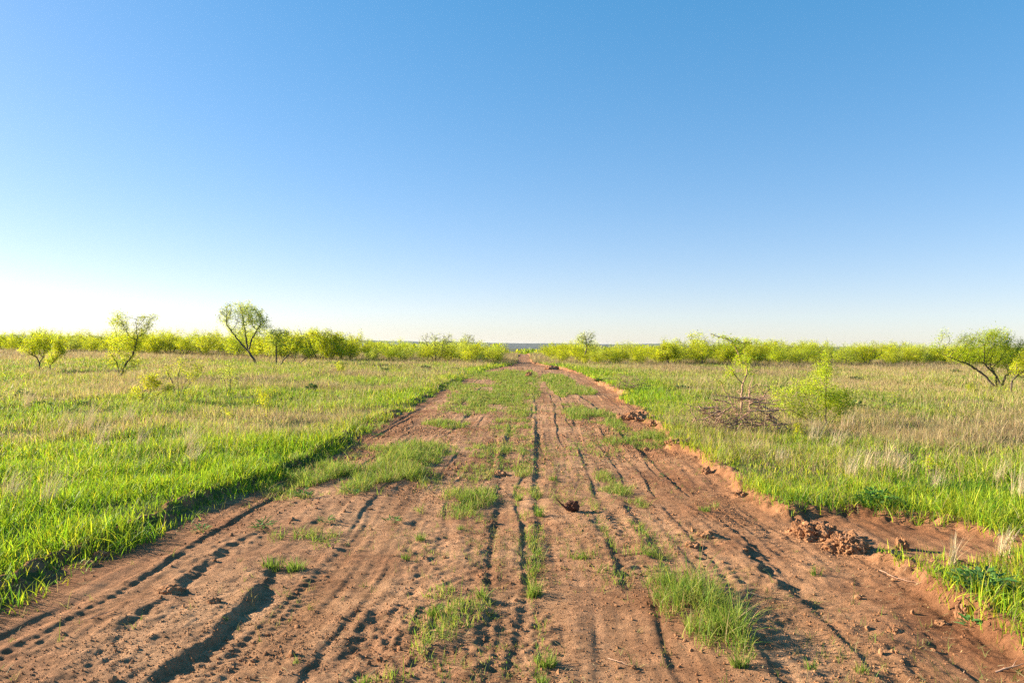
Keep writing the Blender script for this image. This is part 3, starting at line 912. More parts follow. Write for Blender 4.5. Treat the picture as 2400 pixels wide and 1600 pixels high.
pxtree("mesquite_shrub", "bushy bright green shrub right of the brush pile", "shrub", (1935, 998),
       [[(1935, 999), (1938, 960), (1936, 930)], [(1933, 998), (1915, 965), (1900, 950)], [(1938, 998), (1962, 972), (1985, 965)], [(1930, 998), (1880, 975), (1850, 960)],
        [(1936, 940), (1940, 880), (1940, 850)]],
       [(1835, 935, 34, 28), (1895, 915, 42, 34), (1958, 935, 44, 34), (1930, 870, 26, 28), (1938, 835, 12, 14), (1870, 962, 26, 20), (1815, 915, 16, 10), (1985, 950, 22, 22), (1900, 960, 30, 20)],
       700, 9000, .024, .0022, .052, .016, LEAFGREEN, seed=21, spread=.055)
pxtree("mesquite_sapling", "low yellow green sprig in the grass at the foot of the bushy shrub", "sapling", (1871, 1030),
       [[(1871, 1031), (1869, 1010), (1868, 995)], [(1872, 1030), (1877, 1010)]], [(1868, 1003, 9, 16), (1877, 1012, 7, 10)], 80, 500, .006, .0014, .034, .012, LEAFYEL, seed=22, spread=.02)
pxtree("mesquite_tree", "wide spreading mesquite with a dense green crown and dark slanting limbs at right edge", "tree", (2345, 912),
       [[(2337, 907), (2310, 880), (2272, 853), (2225, 836), (2200, 822)], [(2352, 913), (2337, 882), (2322, 858)], [(2337, 907), (2330, 878), (2300, 850)], [(2350, 905), (2352, 880), (2368, 872)]],
       [(2300, 803, 58, 28), (2340, 790, 42, 24), (2236, 815, 28, 16), (2212, 788, 18, 13), (2375, 815, 35, 28), (2330, 835, 50, 22), (2190, 810, 9, 7), (2260, 795, 20, 12), (2290, 838, 40, 16), (2248, 832, 24, 12), (2385, 840, 26, 14), (2330, 775, 16, 9), (2350, 850, 26, 14)],
       1100, 19000, .075, .0045, .082, .025, LEAFGREEN, seed=23, spread=.085, thr=9)
pxtree("mesquite_tree", "smaller mesquite with one curved stem right of the wide spreading one", "tree", (2369, 920),
       [[(2369, 921), (2371, 893), (2380, 880), (2392, 872)]], [(2398, 862, 30, 15), (2418, 835, 30, 26), (2385, 850, 16, 10)], 240, 4200, .04, .005, .082, .025, LEAFMIX, seed=24, spread=.05)
pxtree("mesquite_sapling", "little lime sapling in pale grass left of the wide spreading mesquite", "sapling", (2272, 925),
       [[(2272, 926), (2274, 910)], [(2274, 926), (2284, 912)]], [(2272, 908, 10, 14), (2288, 916, 12, 8)], 80, 800, .012, .0025, .05, .018, LEAFMIX, seed=25, spread=.03)
pxtree("mesquite_sapling", "thin twiggy sapling with few leaves in the brown grass of the right field", "sapling", (2096, 972),
       [[(2096, 973), (2095, 950), (2090, 932)], [(2096, 968), (2104, 945)]], [(2095, 935, 16, 16), (2105, 930, 12, 12)], 130, 260, .009, .0018, .04, .014, LEAFPALE, seed=26, spread=.02)
pxtree("mesquite_sapling", "pale feathery sapling standing in green grass right of the leafy weed", "sapling", (2185, 1128),
       [[(2185, 1130), (2180, 1105), (2177, 1080)], [(2186, 1128), (2195, 1105), (2204, 1090)]], [(2178, 1078, 8, 16), (2200, 1085, 14, 9), (2175, 1098, 7, 8)],
       90, 380, .005, .0012, .028, .011, LEAFMIX, seed=27, spread=.015, bark=M_DEAD)

# --- the far brush line: individual bushes copied from a few grown ones
protos = []
for k in range(9):
    rng = np.random.default_rng(100 + k)
    w = rng.uniform(1.15, 1.6); hgt = 2.15
    lines = []
    for s_ in range(rng.integers(3, 6)):
        a_ = rng.uniform(0, 2 * np.pi); q = rng.uniform(.3, .7)
        lines.append(np.array([[.08 * math.cos(a_), .08 * math.sin(a_), -.08], [q * .4 * math.cos(a_), q * .4 * math.sin(a_), .45], [q * math.cos(a_), q * math.sin(a_), .95]]))
    A_ = []
    for s_ in range(6):
        a_ = rng.uniform(0, 2 * np.pi); q = rng.uniform(.0, .75) * w
        c_ = np.array([q * math.cos(a_), q * math.sin(a_), rng.uniform(.75, 1.55)])
        v_ = rng.normal(0, 1, (60, 3)); v_ /= np.linalg.norm(v_, axis=1)[:, None]; v_ *= (rng.uniform(0, 1, 60) ** .4)[:, None]
        A_.append(c_ + v_ * np.array([rng.uniform(.45, .75), rng.uniform(.45, .75), rng.uniform(.38, .6)]))
    for s_ in range(9):
        a_ = rng.uniform(0, 2 * np.pi); q = rng.uniform(.1, 1.0) * w
        v_ = rng.normal(0, 1, (16, 3)) * np.array([.09, .09, .28])
        A_.append(np.array([q * math.cos(a_), q * math.sin(a_), rng.uniform(1.5, 2.05)]) + v_)
    A_ = np.concatenate(A_); A_ = A_[(A_[:, 2] > .25) & (A_[:, 2] < 2.45)]
    P, par = grow(A_, lines, .12, 2.2, .15, 40, rng)
    r, ch = radii(P, par, .05, .008)
    tv, tq = tubes(P, par, r, 4)
    lv, lq, lc = leaves(P, par, r, .024, 4400 if k % 3 else 3000, .12, .041, [LEAFMIX, LEAFMIX, LEAFGREEN, LEAFPALE][k % 4], .11, rng, .8)
    tm = mesh_np("trunk", tv, tq, None, True); tm.materials.append(M_BARK)
    lm = mesh_np("crown", lv, lq, lc); lm.materials.append(M_LEAF)
    protos.append((tm, lm))
FRONT = np.array([(-300, 815), (0, 822), (150, 826), (300, 830), (500, 838), (700, 845), (900, 848), (1130, 852), (1196, 856), (1258, 854), (1400, 855), (1600, 857), (1900, 858), (2150, 857), (2400, 861), (2700, 866)], float)
bush_rows = []
rngb = np.random.default_rng(55)
for row, (back, sc, cnt) in enumerate([(0, .92, 58), (3.5, 1.0, 58), (8, 1.05, 56), (14, 1.08, 52), (23, 1.12, 46)]):
    for i in range(cnt):
        px = -120 + 2640 * (i + rngb.uniform(.1, .9)) / cnt
        py = np.interp(px, FRONT[:, 0], FRONT[:, 1])
        p = at(px, py)
        rr = math.hypot(p[0], p[1])
        f_ = (rr + back + rngb.uniform(-1.5, 2.0)) / rr
        x, y = p[0] * f_, p[1] * f_
        if float(road_sd(np.array([x]), np.array([y]))[0]) > -1.1:
            continue
        bush_rows.append((x, y, sc * rngb.uniform(.60, 1.14) * (1.15 if rngb.uniform() < .07 else 1), row))
first = {}
for i, (x, y, sc, row) in enumerate(bush_rows):
    k = int(rngb.integers(0, len(protos)))
    side = "left" if x < np.interp(y, *LEFT) else "right"
    ppx = 1200 + 1600 * x / y
    sc *= (.82 if 830 < ppx < 1560 else 1) * (.92 if 1130 < ppx < 1300 else 1)
    sc *= .93 if side == "right" or x > -14 else 1.03
    z = float(ground_z(np.array([x]), np.array([y]))[0])
    if k not in first:
        root_ = empty("mesquite_bush", (x, y, z))
        link("trunk", protos[k][0], None, root_); link("crown", protos[k][1], None, root_)
        first[k] = root_
    else:
        src = first[k]
        root_ = src.copy(); col.objects.link(root_)
        for ch in list(src.children):
            c_ = ch.copy(); col.objects.link(c_); c_.parent = root_
        root_.location = (x, y, z)
    root_.rotation_euler = (0, 0, rngb.uniform(0, 6.28))
    root_.scale = (sc * rngb.uniform(1.0, 1.4), sc * rngb.uniform(1.0, 1.4), sc)
    tag(root_, "low lime green mesquite bush in the long brush line %s of the dirt road" % side, "bush", "mesquite bushes in the far brush line %s of the road" % side)

# --- brush further away, reading as one mass
rngf = np.random.default_rng(77)
n_ = 2600
rr = np.exp(rngf.uniform(math.log(105), math.log(900), n_)); aa = np.radians(rngf.uniform(-46, 46, n_))
bx, by = rr * np.sin(aa), rr * np.cos(aa)
ok = road_sd(bx, by) < -1.5
bx, by, rr = bx[ok], by[ok], rr[ok]; n_ = len(bx)
sz = rngf.uniform(.6, 1.0, n_)
per = 70
cx = np.repeat(bx, per); cy = np.repeat(by, per); cs = np.repeat(sz, per); cr = np.repeat(rr, per)
v_ = rngf.normal(0, 1, (n_ * per, 3)); v_ /= np.linalg.norm(v_, axis=1)[:, None]; v_ *= (rngf.uniform(.2, 1, n_ * per) ** .5)[:, None]
base = np.stack([cx, cy, ground_z(cx, cy) + 1.05 * cs], -1) + v_ * cs[:, None] * np.array([1.5, 1.5, .95])
d = rngf.normal(0, 1, base.shape); d /= np.linalg.norm(d, axis=1)[:, None]
s_ = np.cross(d, rngf.normal(0, 1, base.shape)); s_ /= np.linalg.norm(s_, axis=1)[:, None]
l = .42 * np.exp(rngf.normal(0, .3, len(base)))[:, None]; w = l * .5
V = np.stack([base - d * l * .5, base + s_ * w * .5, base + d * l * .5, base - s_ * w * .5], 1).reshape(-1, 3)
Q = (np.arange(len(base)) * 4)[:, None] + np.arange(4)[None]
shade = np.repeat(np.where(rngf.uniform(0, 1, n_) < .3, 0, 1), per)
C = np.where(shade[:, None] == 1, YG * .9, MG * .8)
tag(link("far_brush", mesh_np("far_brush", V, Q, np.repeat(jitter_col(C, .2), 4, 0)), M_LEAF),
    "distant green brush covering the plain behind the nearer mesquite bushes", "brush", kind="stuff")


# ------------------------------------------------------------------ dead brush piles
def stick_mesh(sticks, r0, rng, seg=7, sides=5, wob=.05):
    V, Q, o = [], [], 0
    for (a, b, rad) in sticks:
        a = np.array(a); b = np.array(b)
        t = np.linspace(0, 1, seg)[:, None]
        L_ = np.linalg.norm(b - a)
        pts = a + (b - a) * t + np.cumsum(rng.normal(0, wob * L_ / seg, (seg, 3)), 0)
        par = np.arange(-1, seg - 1)
        v_, q_ = tubes(pts, par, np.linspace(rad, rad * .3, seg), sides)
        V.append(v_); Q.append(q_ + o); o += len(v_)
    return np.concatenate(V), np.concatenate(Q)


def brush_pile(label, boxes, n_branch, n_twig, seed, rb=.016):
    rng = np.random.default_rng(seed)
    base = at(*boxes[0]); d = base[1]; m = d / F
    root_ = empty("brush_pile", base); tag(root_, label, "brush pile")
    br, tw = [], []
    (cx0, cy0), span = boxes[0], boxes[1]
    for k in range(n_branch):
        u_ = rng.uniform(-1, 1)
        a = np.array([span[0] * u_ * m, rng.normal(0, .18), (.15 + .85 * rng.uniform() ** 1.6) * span[1] * m])
        th = rng.normal(0, .55) + (math.pi if rng.uniform() < .55 else 0)
        L_ = rng.uniform(.25, .75) * span[0] * m
        b = a + L_ * np.array([math.cos(th), math.sin(th) * .5, rng.normal(.05, .22)])
        b[2] = np.clip(b[2], -.02, span[1] * m)
        br.append((a, b, rb * rng.uniform(.35, 1.0)))
        for j in range(rng.integers(4, 8)):
            t = rng.uniform(.2, 1.0); p = a + (b - a) * t
            q = p + rng.normal(0, 1, 3) * np.array([.20, .14, .13]) * span[0] * m * .55 + np.array([-.04, 0, .02])
            q[2] = max(q[2], -.02)
            tw.append((p, q, rb * rng.uniform(.12, .3)))
    for k in range(n_branch // 2):
        a = np.array([rng.normal(.1, .4) * span[0] * m, rng.normal(0, .15), rng.uniform(.05, .3) * span[1] * m])
        b = a + np.array([rng.normal(0, .22), rng.normal(0, .12), rng.uniform(.25, .75)]) * span[1] * m * 1.2
        br.append((a, b, rb * rng.uniform(.3, .6)))
        for j in range(5):
            p = a + (b - a) * rng.uniform(.3, 1); tw.append((p, p + rng.normal(0, 1, 3) * np.array([.12, .08, .10]) * span[1] * m * 1.4, rb * .16))
    for k in range(n_twig):
        p = np.array([rng.normal(0, .5) * span[0] * m, rng.normal(0, .2), rng.uniform(.1, 1.0) * span[1] * m * .75])
        q = p + rng.normal(0, 1, 3) * np.array([.18, .12, .10])
        q[2] = max(q[2], -.02)
        tw.append((p, q, rb * rng.uniform(.1, .22)))
    for b_ in br:
        v_, q_ = stick_mesh([b_], .01, rng, 8, 5, .35)
        link("branch", mesh_np("branch", v_, q_, None, True), M_DEAD, root_)
    v_, q_ = stick_mesh(tw, .01, rng, 5, 4, .45)
    link("twigs", mesh_np("twigs", v_, q_, None, True), M_DEAD, root_)["kind"] = "stuff"
    return root_


brush_pile("large tangled pile of dead grey brown branches at the foot of the half bare mesquite", [(1722, 1012), (106, 82)], 58, 300, 31, .021)
brush_pile("small heap of bare pinkish twigs in the grass right of the road bend", [(1478, 912), (42, 36)], 26, 150, 32, .015)


# ------------------------------------------------------------------ clods, mounds, root
def lump(name, rx, ry, rz, seed, sub=4, rough=.35, freq=2.2, mat=None):
    bm_ = bmesh.new(); bmesh.ops.create_icosphere(bm_, subdivisions=sub, radius=1)
    off = Vector((seed * 3.7, seed * 1.3, seed * 7.1))
    for v in bm_.verts:
        n0 = v.co.normalized()
        a = mnoise.fractal(n0 * freq + off, .9, 2.1, 6)
        b = mnoise.ridged_multi_fractal(n0 * freq * 2.3 + off, .9, 2.1, 4, 1.0, 2.0) - 1.0
        k_ = 1 + rough * a + rough * .12 * b
        v.co = Vector((n0.x * rx * k_, n0.y * ry * k_, max(n0.z, -.6) * rz * k_))
    me = bpy.data.meshes.new(name); bm_.to_mesh(me); bm_.free()
    me.polygons.foreach_set("use_smooth", np.full(len(me.polygons), False))
    return me


def put_lump(name, label, cat, px, py, wpx, hpx, seed, sub=4, rough=.35, freq=2.2, mat=None, sink=.25, deep=.8, group=None):
    p = at(px, py); m = p[1] / F
    rx, rz = wpx * m / 2, hpx * m
    me = lump(name, rx, rx * deep, rz / (1 + (1 - sink) * 0), seed, sub, rough, freq)
    o = link(name, me, mat or M_CLOD, None, (p[0], p[1] + rx * deep * .4, p[2] - rz * .12))
    tag(o, label, cat, group)
    return o


mounds = [
    put_lump("dirt_mound", "larger heap of loose red dirt and roots at the upper side of the small clearing", "dirt mound", 1918, 1262, 112, 38, 3, 6, .34, 2.6),
    put_lump("dirt_mound", "crumbly red dirt heap just in front of the first heap beside the clearing", "dirt mound", 1992, 1294, 92, 38, 5, 6, .34, 2.8),
    put_lump("dirt_mound", "long bank of dug up earth on the right road edge below the twig heap", "dirt mound", 1492, 985, 82, 19, 8, 5, .30, 2.6),
    put_lump("dirt_mound", "small mound of dug earth in the middle of the track at the far road bend", "dirt mound", 1240, 884, 16, 14, 9, 4, .4, 2.0),
    put_lump("dirt_mound", "reddish earth heap at the right foot of the far brush beside the road", "dirt mound", 1293, 866, 34, 10, 10, 4, .4, 2.0),
    put_lump("dirt_mound", "broken earth with a stick on the right road edge left of the large brush pile", "dirt mound", 1588, 1040, 46, 11, 13, 5, .34, 2.8),
]
for mo, (wm, sd_) in zip(mounds[:2], ((.22, 41), (.18, 42))):
    rng = np.random.default_rng(sd_)
    tw = []
    for k in range(46):
        p = np.array([rng.normal(0, .4), rng.normal(0, .3) - .3, rng.uniform(.35, .95)]) * np.array([wm, wm * .8, .17])
        q = p + rng.normal(0, 1, 3) * np.array([.06, .04, .03]) + np.array([-.02, -.02, -.01])
        tw.append((p, q, .0018))
    v_, q_ = stick_mesh(tw, .01, rng, 5, 3, .6)
    link("roots", mesh_np("roots", v_, q_, None, True), M_DEAD, mo)

for mo, (rx_, n_, sd_) in zip(mounds, ((.24, 150, 71), (.20, 130, 72), (.34, 140, 73), (.4, 40, 74), (.6, 60, 75), (.22, 60, 76))):
    rng = np.random.default_rng(sd_)
    co = np.array([v_.co[:] for v_ in mo.data.vertices]); co = co[co[:, 2] > .01]
    pk = co[rng.integers(0, len(co), n_)]
    low = rng.uniform(0, 1, n_) < .35
    pk[low, :2] *= rng.uniform(1.0, 1.6, (low.sum(), 1)); pk[low, 2] = rng.uniform(0, .02, low.sum())
    s_ = np.clip(.05 * rx_ * np.exp(rng.normal(0, .5, n_)), .004, .05)
    V = ico_v[None] * (1 + rng.normal(0, .18, (n_, len(ico_v), 1))) * s_[:, None, None] * rng.uniform(.6, 1.3, (n_, 1, 3)) + pk[:, None]
    T = ((np.arange(n_) * len(ico_v))[:, None, None] + ico_f[None]).reshape(-1, 3)
    cr_ = link("clods", mesh_np("clods", V.reshape(-1, 3), T, None, False), M_CLOD, mo); cr_["kind"] = "stuff"

CLODS = [
    (2118, 1288, 32, 30, "rounded upright dirt clod at the grassy lower edge of the small clearing", 21),
    (1656, 1110, 24, 15, "dark dirt clod on the road below the right bank, nearer the brush pile", 22),
    (1737, 1155, 30, 13, "flat dark dirt clod against the right bank above the clearing", 23),
    (2262, 1424, 34, 28, "angular orange clod half hidden in grass at lower right", 24),
    (2322, 1440, 40, 26, "smooth orange clod in the grass right of the angular one", 25),
    (1530, 998, 20, 14, "brown clod in the grass below the long earth bank", 26),
    (232, 1308, 34, 16, "shaded dirt lump at the foot of the left grass edge", 27),
    (205, 1326, 36, 13, "flat shaded dirt lump on the left road edge, nearest the camera", 28),
    (925, 978, 16, 10, "small dark clod on the left road edge near the shaded bend", 29),
    (395, 1388, 56, 16, "broken crust of dirt between the two left ruts", 30),
    (500, 1410, 30, 9, "thin slab of dirt crust on the far left rut", 33),
    (1155, 1225, 20, 8, "crumbled clod on the lip of the rut left of the centre rut", 34),
    (1170, 1115, 36, 10, "loose clod heap on the left centre rut near the leafy tuft", 35),
    (1660, 1258, 60, 14, "row of crumbly clods at the right of the road before the notched rut", 36),
    (1625, 1280, 34, 10, "small crumbly clod left of the notched rut", 37),
    (2210, 1462, 30, 9, "low clod on the bare dirt below the right grass edge", 38),
    (2100, 1480, 34, 8, "flat dark clod on the bare dirt at lower right", 39),
]
for (px, py, wp, hp, lab, sd_) in CLODS:
    put_lump("dirt_clod", lab, "dirt clod", px, py, wp, hp, sd_, 4, .40, 2.3, deep=.8, group="dirt clods on and beside the road")

p = at(1336, 1200); m = p[1] / F
stump = empty("root_chunk", p); tag(stump, "dark brown torn root chunk with a long splinter lying on the road", "root")
o = link("root_wood", lump("root_wood", .062, .05, .062, 61, 5, .38, 1.7), M_ROOT, stump, (.02, .03, .055))
o.rotation_euler = (.3, .5, .2)
rng = np.random.default_rng(62)
v_, q_ = stick_mesh([((.0, 0, .02), (-.15, .02, .155), .014), ((-.06, 0, .07), (-.12, .03, .10), .007), ((.02, -.02, .0), (-.05, -.03, -.005), .012)], .01, rng, 7, 6, .12)
link("splinter", mesh_np("splinter", v_, q_, None, True), M_ROOT, stump)

STICKS = [
    ((1268, 1198), (1300, 1215), .006, "pale bent stick lying left of the root chunk on the road"),
    ((205, 1450), (275, 1432), .003, "thin straw coloured stick on the dirt at lower left"),
    ((2330, 1575), (2398, 1555), .006, "curved pale dry stalk on the dirt at the lower right corner"),
    ((1592, 1050), (1620, 1028), .012, "short grey stick poking out of the broken earth by the brush pile"),
    ((2060, 1340), (2150, 1372), .004, "long pale dry stalk lying at the grass edge below the clearing"),
    ((1425, 1545), (1470, 1570), .003, "thin brown twig on the dirt at the bottom of the picture"),
]
for k, (a, b, rad, lab) in enumerate(STICKS):
    pa, pb = at(*a), at(*b)
    rng = np.random.default_rng(200 + k)
    dd = pb - pa
    if k == 3:
        dd = at_depth(*b, pa[1]) - pa
    st = [(np.zeros(3) + [0, 0, rad], dd + np.array([0, 0, rad + .012]), rad), (dd * .6 + [0, 0, rad], dd * .8 + np.array([.03, .03, .03]), rad * .5)]
    v_, q_ = stick_mesh(st, rad, rng, 8, 5, .12)
    o = link("stick", mesh_np("stick", v_, q_, None, True), M_DEAD, None, pa)
    tag(o, lab, "stick", "loose sticks on the ground")


# ------------------------------------------------------------------ broad leafed weeds
def weed(label, px, py, wpx, hpx, n_leaf, L, W, seed, cols=((.075, .18, .022), (.11, .24, .035)), erect=.8, group=None, name="leafy_weed"):
    rng = np.random.default_rng(seed)
    p = at(px, py); m = p[1] / F
    R_, H_ = wpx * m / 2, hpx * m
    n_ = n_leaf
    a = rng.uniform(0, 2 * np.pi, n_); q = rng.uniform(0, 1, n_) ** .5
    zf = rng.uniform(.1, 1, n_) * (1 - .45 * q)
    base = np.stack([R_ * .8 * q * np.cos(a), R_ * .7 * q * np.sin(a), H_ * zf * erect], -1)
    d = np.stack([np.cos(a + rng.normal(0, .6, n_)), np.sin(a + rng.normal(0, .6, n_)), rng.uniform(.1, .9, n_)], -1)
    d /= np.linalg.norm(d, axis=1)[:, None]
    s = np.cross(d, np.array([0, 0, 1.0]) + rng.normal(0, .25, (n_, 3))); s /= np.linalg.norm(s, axis=1)[:, None]
    nn = np.cross(s, d)
    l = (L * np.exp(rng.normal(0, .25, n_)))[:, None]; w = (W * np.exp(rng.normal(0, .2, n_)))[:, None]
    prof = [(0, .1), (.25, .8), (.5, 1.0), (.75, .75), (1.0, .08)]
    vs = []
    for t, ww_ in prof:
        c = base + d * l * t - nn * l * .22 * t * t
        vs += [c - s * w * .5 * ww_ + nn * w * .12 * ww_, c, c + s * w * .5 * ww_ + nn * w * .12 * ww_]
    V = np.stack(vs, 1); nv = V.shape[1]
    fq = []
    for k in range(len(prof) - 1):
        for j in range(2):
            i0 = 3 * k + j
            fq.append((i0, i0 + 1, i0 + 4, i0 + 3))
    Q = ((np.arange(n_) * nv)[:, None, None] + np.array(fq)[None]).reshape(-1, 4)
    C = jitter_col(np.array(cols)[rng.integers(0, len(cols), n_)], .2, rng)
    root_ = empty(name, p); tag(root_, label, "weed", group)
    link("leaves", mesh_np("leaves", V.reshape(-1, 3), Q, np.repeat(C, nv, 0), True), M_BROAD, root_)
    st = [((0, 0, -.01), tuple(b_ + np.array([0, 0, 0])), .0022) for b_ in base[rng.choice(n_, max(3, n_ // 5), False)]]
    v_, q_ = stick_mesh(st, .002, rng, 5, 4, .1)
    link("stems", mesh_np("stems", v_, q_, np.tile(np.array([.10, .17, .04]), (len(v_), 1)), True), M_BROAD, root_)
    return root_


weed("dark green broad leafed weed standing in the grass above the small clearing", 2052, 1190, 92, 68, 190, .055, .024, 301)
weed("large broad leafed weed in the lower right grass behind the two orange clods", 2300, 1385, 130, 70, 190, .06, .025, 302, ((.075, .18, .04), (.11, .23, .055)))
weed("small pale green rosette between the two orange clods at lower right", 2275, 1440, 44, 20, 16, .05, .02, 303, ((.11, .24, .06), (.14, .27, .07)))
weed("low leafy rosette alone on the shaded dirt near the left grass edge", 472, 1246, 50, 24, 60, .030, .013, 304, ((.09, .22, .05), (.12, .27, .06)))
weed("spiky green rosette on the rut edge right of the lone leafy rosette", 617, 1238, 55, 28, 60, .055, .010, 305, ((.09, .2, .04), (.13, .25, .05)))
weed("flat rosette on the smooth dirt left of the centre ruts", 922, 1224, 40, 18, 40, .04, .012, 306, ((.12, .22, .05), (.17, .26, .07)))
weed("short leafy weed beside the left wheel lane above the flat rosette", 765, 1224, 46, 22, 50, .045, .011, 307, ((.12, .22, .05), (.16, .26, .06)))
weed("dark leafy clump at the near end of the large grass patch on the left lane", 715, 1165, 50, 28, 70, .045, .014, 308, ((.07, .17, .035), (.10, .21, .045)))
weed("pale stemmed leafy weed at the near tip of the left grass patch", 832, 1160, 34, 22, 30, .045, .014, 309, ((.12, .24, .06), (.10, .2, .05)))
weed("small leafy weed on bare dirt right of the centre, below the right bank", 1555, 1118, 26, 14, 22, .035, .012, 310, ((.12, .22, .06), (.09, .18, .04)))
weed("pale rosette on the shaded dirt in the left lane below the road bend", 886, 1024, 26, 16, 26, .05, .018, 311, ((.11, .22, .06), (.09, .2, .05)))
weed("bright leafy sprig beside the centre rut", 1242, 1084, 24, 20, 22, .05, .018, 312, ((.14, .26, .05), (.11, .22, .04)))
weed("tall bright leafy sprig in the left centre strip", 1155, 1088, 26, 34, 34, .045, .015, 313, ((.12, .25, .05), (.10, .2, .04)))
FARW = [(55, 922, 42, 20, "dark green weed clump in brown grass at the left picture edge"), (107, 944, 40, 14, "low dark green weed clump in the left field, below the left edge one"),
        (197, 946, 30, 12, "low green weed clump left of the low yellow shrub"), (150, 960, 26, 9, "smallest dark weed clump in the left field"),
        (570, 846, 0, 0, ""), (998, 861, 20, 9, "dark green weed in pale grass left of the road bend near the brush"), (904, 868, 24, 11, "greyish green weed in the grass left of the road bend"),
        (1404, 892, 14, 7, "dark weed on the green grass strip right of the road bend"), (2005, 888, 32, 11, "dark green weed clump in the pale grass of the right field"),
        (2010, 950, 34, 30, "leafy green weed right of the bushy green shrub"), (1685, 960, 30, 22, "dark leafy weed left of the brush pile"),
        (2240, 868, 16, 10, "small green weed below the wide spreading mesquite"), (730, 908, 26, 16, "dark green leafy clump in the middle of the left field"),
        (2395, 884, 20, 12, "small dark weed at the right picture edge"), (1600, 905, 30, 14, "greyish weed in brown grass right of the small twig heap")]
for k, (px, py, wp, hp, lab) in enumerate(FARW):
    if lab:
        d = at(px, py)[1]
        weed(lab, px, py + hp * .4, wp, hp * 1.15, 90, .0035 * d + .02, .0016 * d + .01, 330 + k, ((.05, .11, .03), (.08, .16, .04)), group="weed clumps in the fields", name="weed_clump")


# ------------------------------------------------------------------ single grass tufts on the road and tall dry clumps in the fields
def tuft(name, label, cat, px, py, wpx, hpx, n_, seed, base_cols, mat, lean=.45, az=None, wmul=1.0, group=None):
    rng = np.random.default_rng(seed)
    p = at(px, py); m = p[1] / F
    hf = .72 if name == 'grass_tuft' else 1.0
    R_, H_ = wpx * m / 2 * (1.25 if hf < 1 else 1), hpx * m * hf
    a = rng.uniform(0, 2 * np.pi, n_); q = rng.uniform(0, 1, n_) ** .8
    x = R_ * .55 * q * np.cos(a); y = R_ * .5 * q * np.sin(a)
    z = surf(x + p[0], y + p[1]) - p[2] - .006
    h = H_ * rng.uniform(.45, 1.12, n_)
    az_ = a + rng.normal(0, .7, n_) if az is None else rng.normal(az, .5, n_)
    V, T, I = blades(np.stack([x, y, z], -1), h, .0042 * wmul * np.maximum(1, p[1] / 7) ** .8 * np.exp(rng.normal(0, .2, n_)), np.abs(rng.normal(lean, .25, n_)), 4, az=az_, rng=rng)
    C = jitter_col(np.array(base_cols)[rng.integers(0, len(base_cols), n_)], .2, rng)
    o = link(name, mesh_np(name, V, T, C[I]), mat, None, p)
    tag(o, label, cat, group)
    return o


GC = [(.15, .25, .03), (.21, .29, .045), (.25, .29, .06), (.12, .21, .03)]
TUFTS = [
    (1250, 1398, 50, 62, 110, "upright bright grass tuft right on the centre rut in the foreground"),
    (1284, 1560, 56, 50, 110, "thick short grass tuft in the dark rut at bottom centre"),
    (1272, 1600, 40, 40, 40, "thin grass tuft at the bottom picture edge in the centre rut"),
    (1130, 1400, 40, 50, 60, "straight bladed tuft at the near left of the centre ruts"),
    (1020, 1440, 50, 46, 110, "dense tuft at the left end of the diagonal foreground patch"),
    (640, 1335, 70, 44, 120, "grass tuft at the head of the deep left rut"),
    (695, 1335, 66, 48, 140, "rounded grass tuft right of the deep left rut"),
    (985, 1265, 36, 34, 70, "small upright tuft on the left ridge of the centre strip"),
    (950, 1310, 30, 26, 50, "small lower tuft below the upright one on the left ridge"),
    (1080, 1240, 28, 22, 40, "low tuft between the centre ridges"),
    (1560, 1365, 60, 44, 130, "far left clump of the big foreground grass patch on the right lane"),
    (1625, 1385, 60, 60, 160, "tall middle clump of the big foreground grass patch on the right lane"),
    (1690, 1480, 80, 90, 200, "tallest arching clump at the right of the big foreground patch"),
    (1735, 1560, 60, 60, 90, "arching clump at the near tip of the big foreground patch"),
    (1900, 1568, 50, 50, 26, "thin upright tuft on bare dirt at the bottom right"),
    (2020, 1570, 60, 36, 34, "sparse spreading tuft on bare dirt right of the thin upright one"),
    (1912, 1345, 40, 36, 36, "wispy pale tuft on bare dirt below the dirt heaps"),
    (1850, 1392, 24, 12, 22, "tiny yellow tuft below the notched rut"),
    (690, 1552, 34, 30, 12, "few thin pale blades on bare dirt at lower left"),
    (530, 1462, 16, 18, 8, "single thin sprig in the shadow of the deep left rut"),
    (850, 1600, 60, 36, 60, "grass tuft cut by the bottom edge left of centre"),
    (1652, 1196, 40, 22, 70, "small tuft on the right lane between ruts below the right bank"),
    (1520, 1300, 60, 28, 60, "loose low tuft above the big foreground patch"),
    (1362, 1308, 46, 22, 60, "low round tuft in the middle of the right wheel lane"),
    (1265, 1210, 36, 50, 70, "tuft in the dark centre rut left of the root chunk"),
    (1090, 1172, 60, 36, 120, "dense tuft in the left centre strip in the middle distance"),
    (1296, 1125, 30, 22, 70, "small tuft right of the centre rut above the root chunk"),
    (1216, 1172, 24, 26, 60, "narrow tuft just left of the centre rut in the middle distance"),
]
for k, (px, py, wp, hp, n_, lab) in enumerate(TUFTS):
    tuft("grass_tuft", lab, "grass tuft", px, py, wp, hp, n_, 400 + k, GC, M_GRASS, .42, group="single grass tufts on the dirt road")

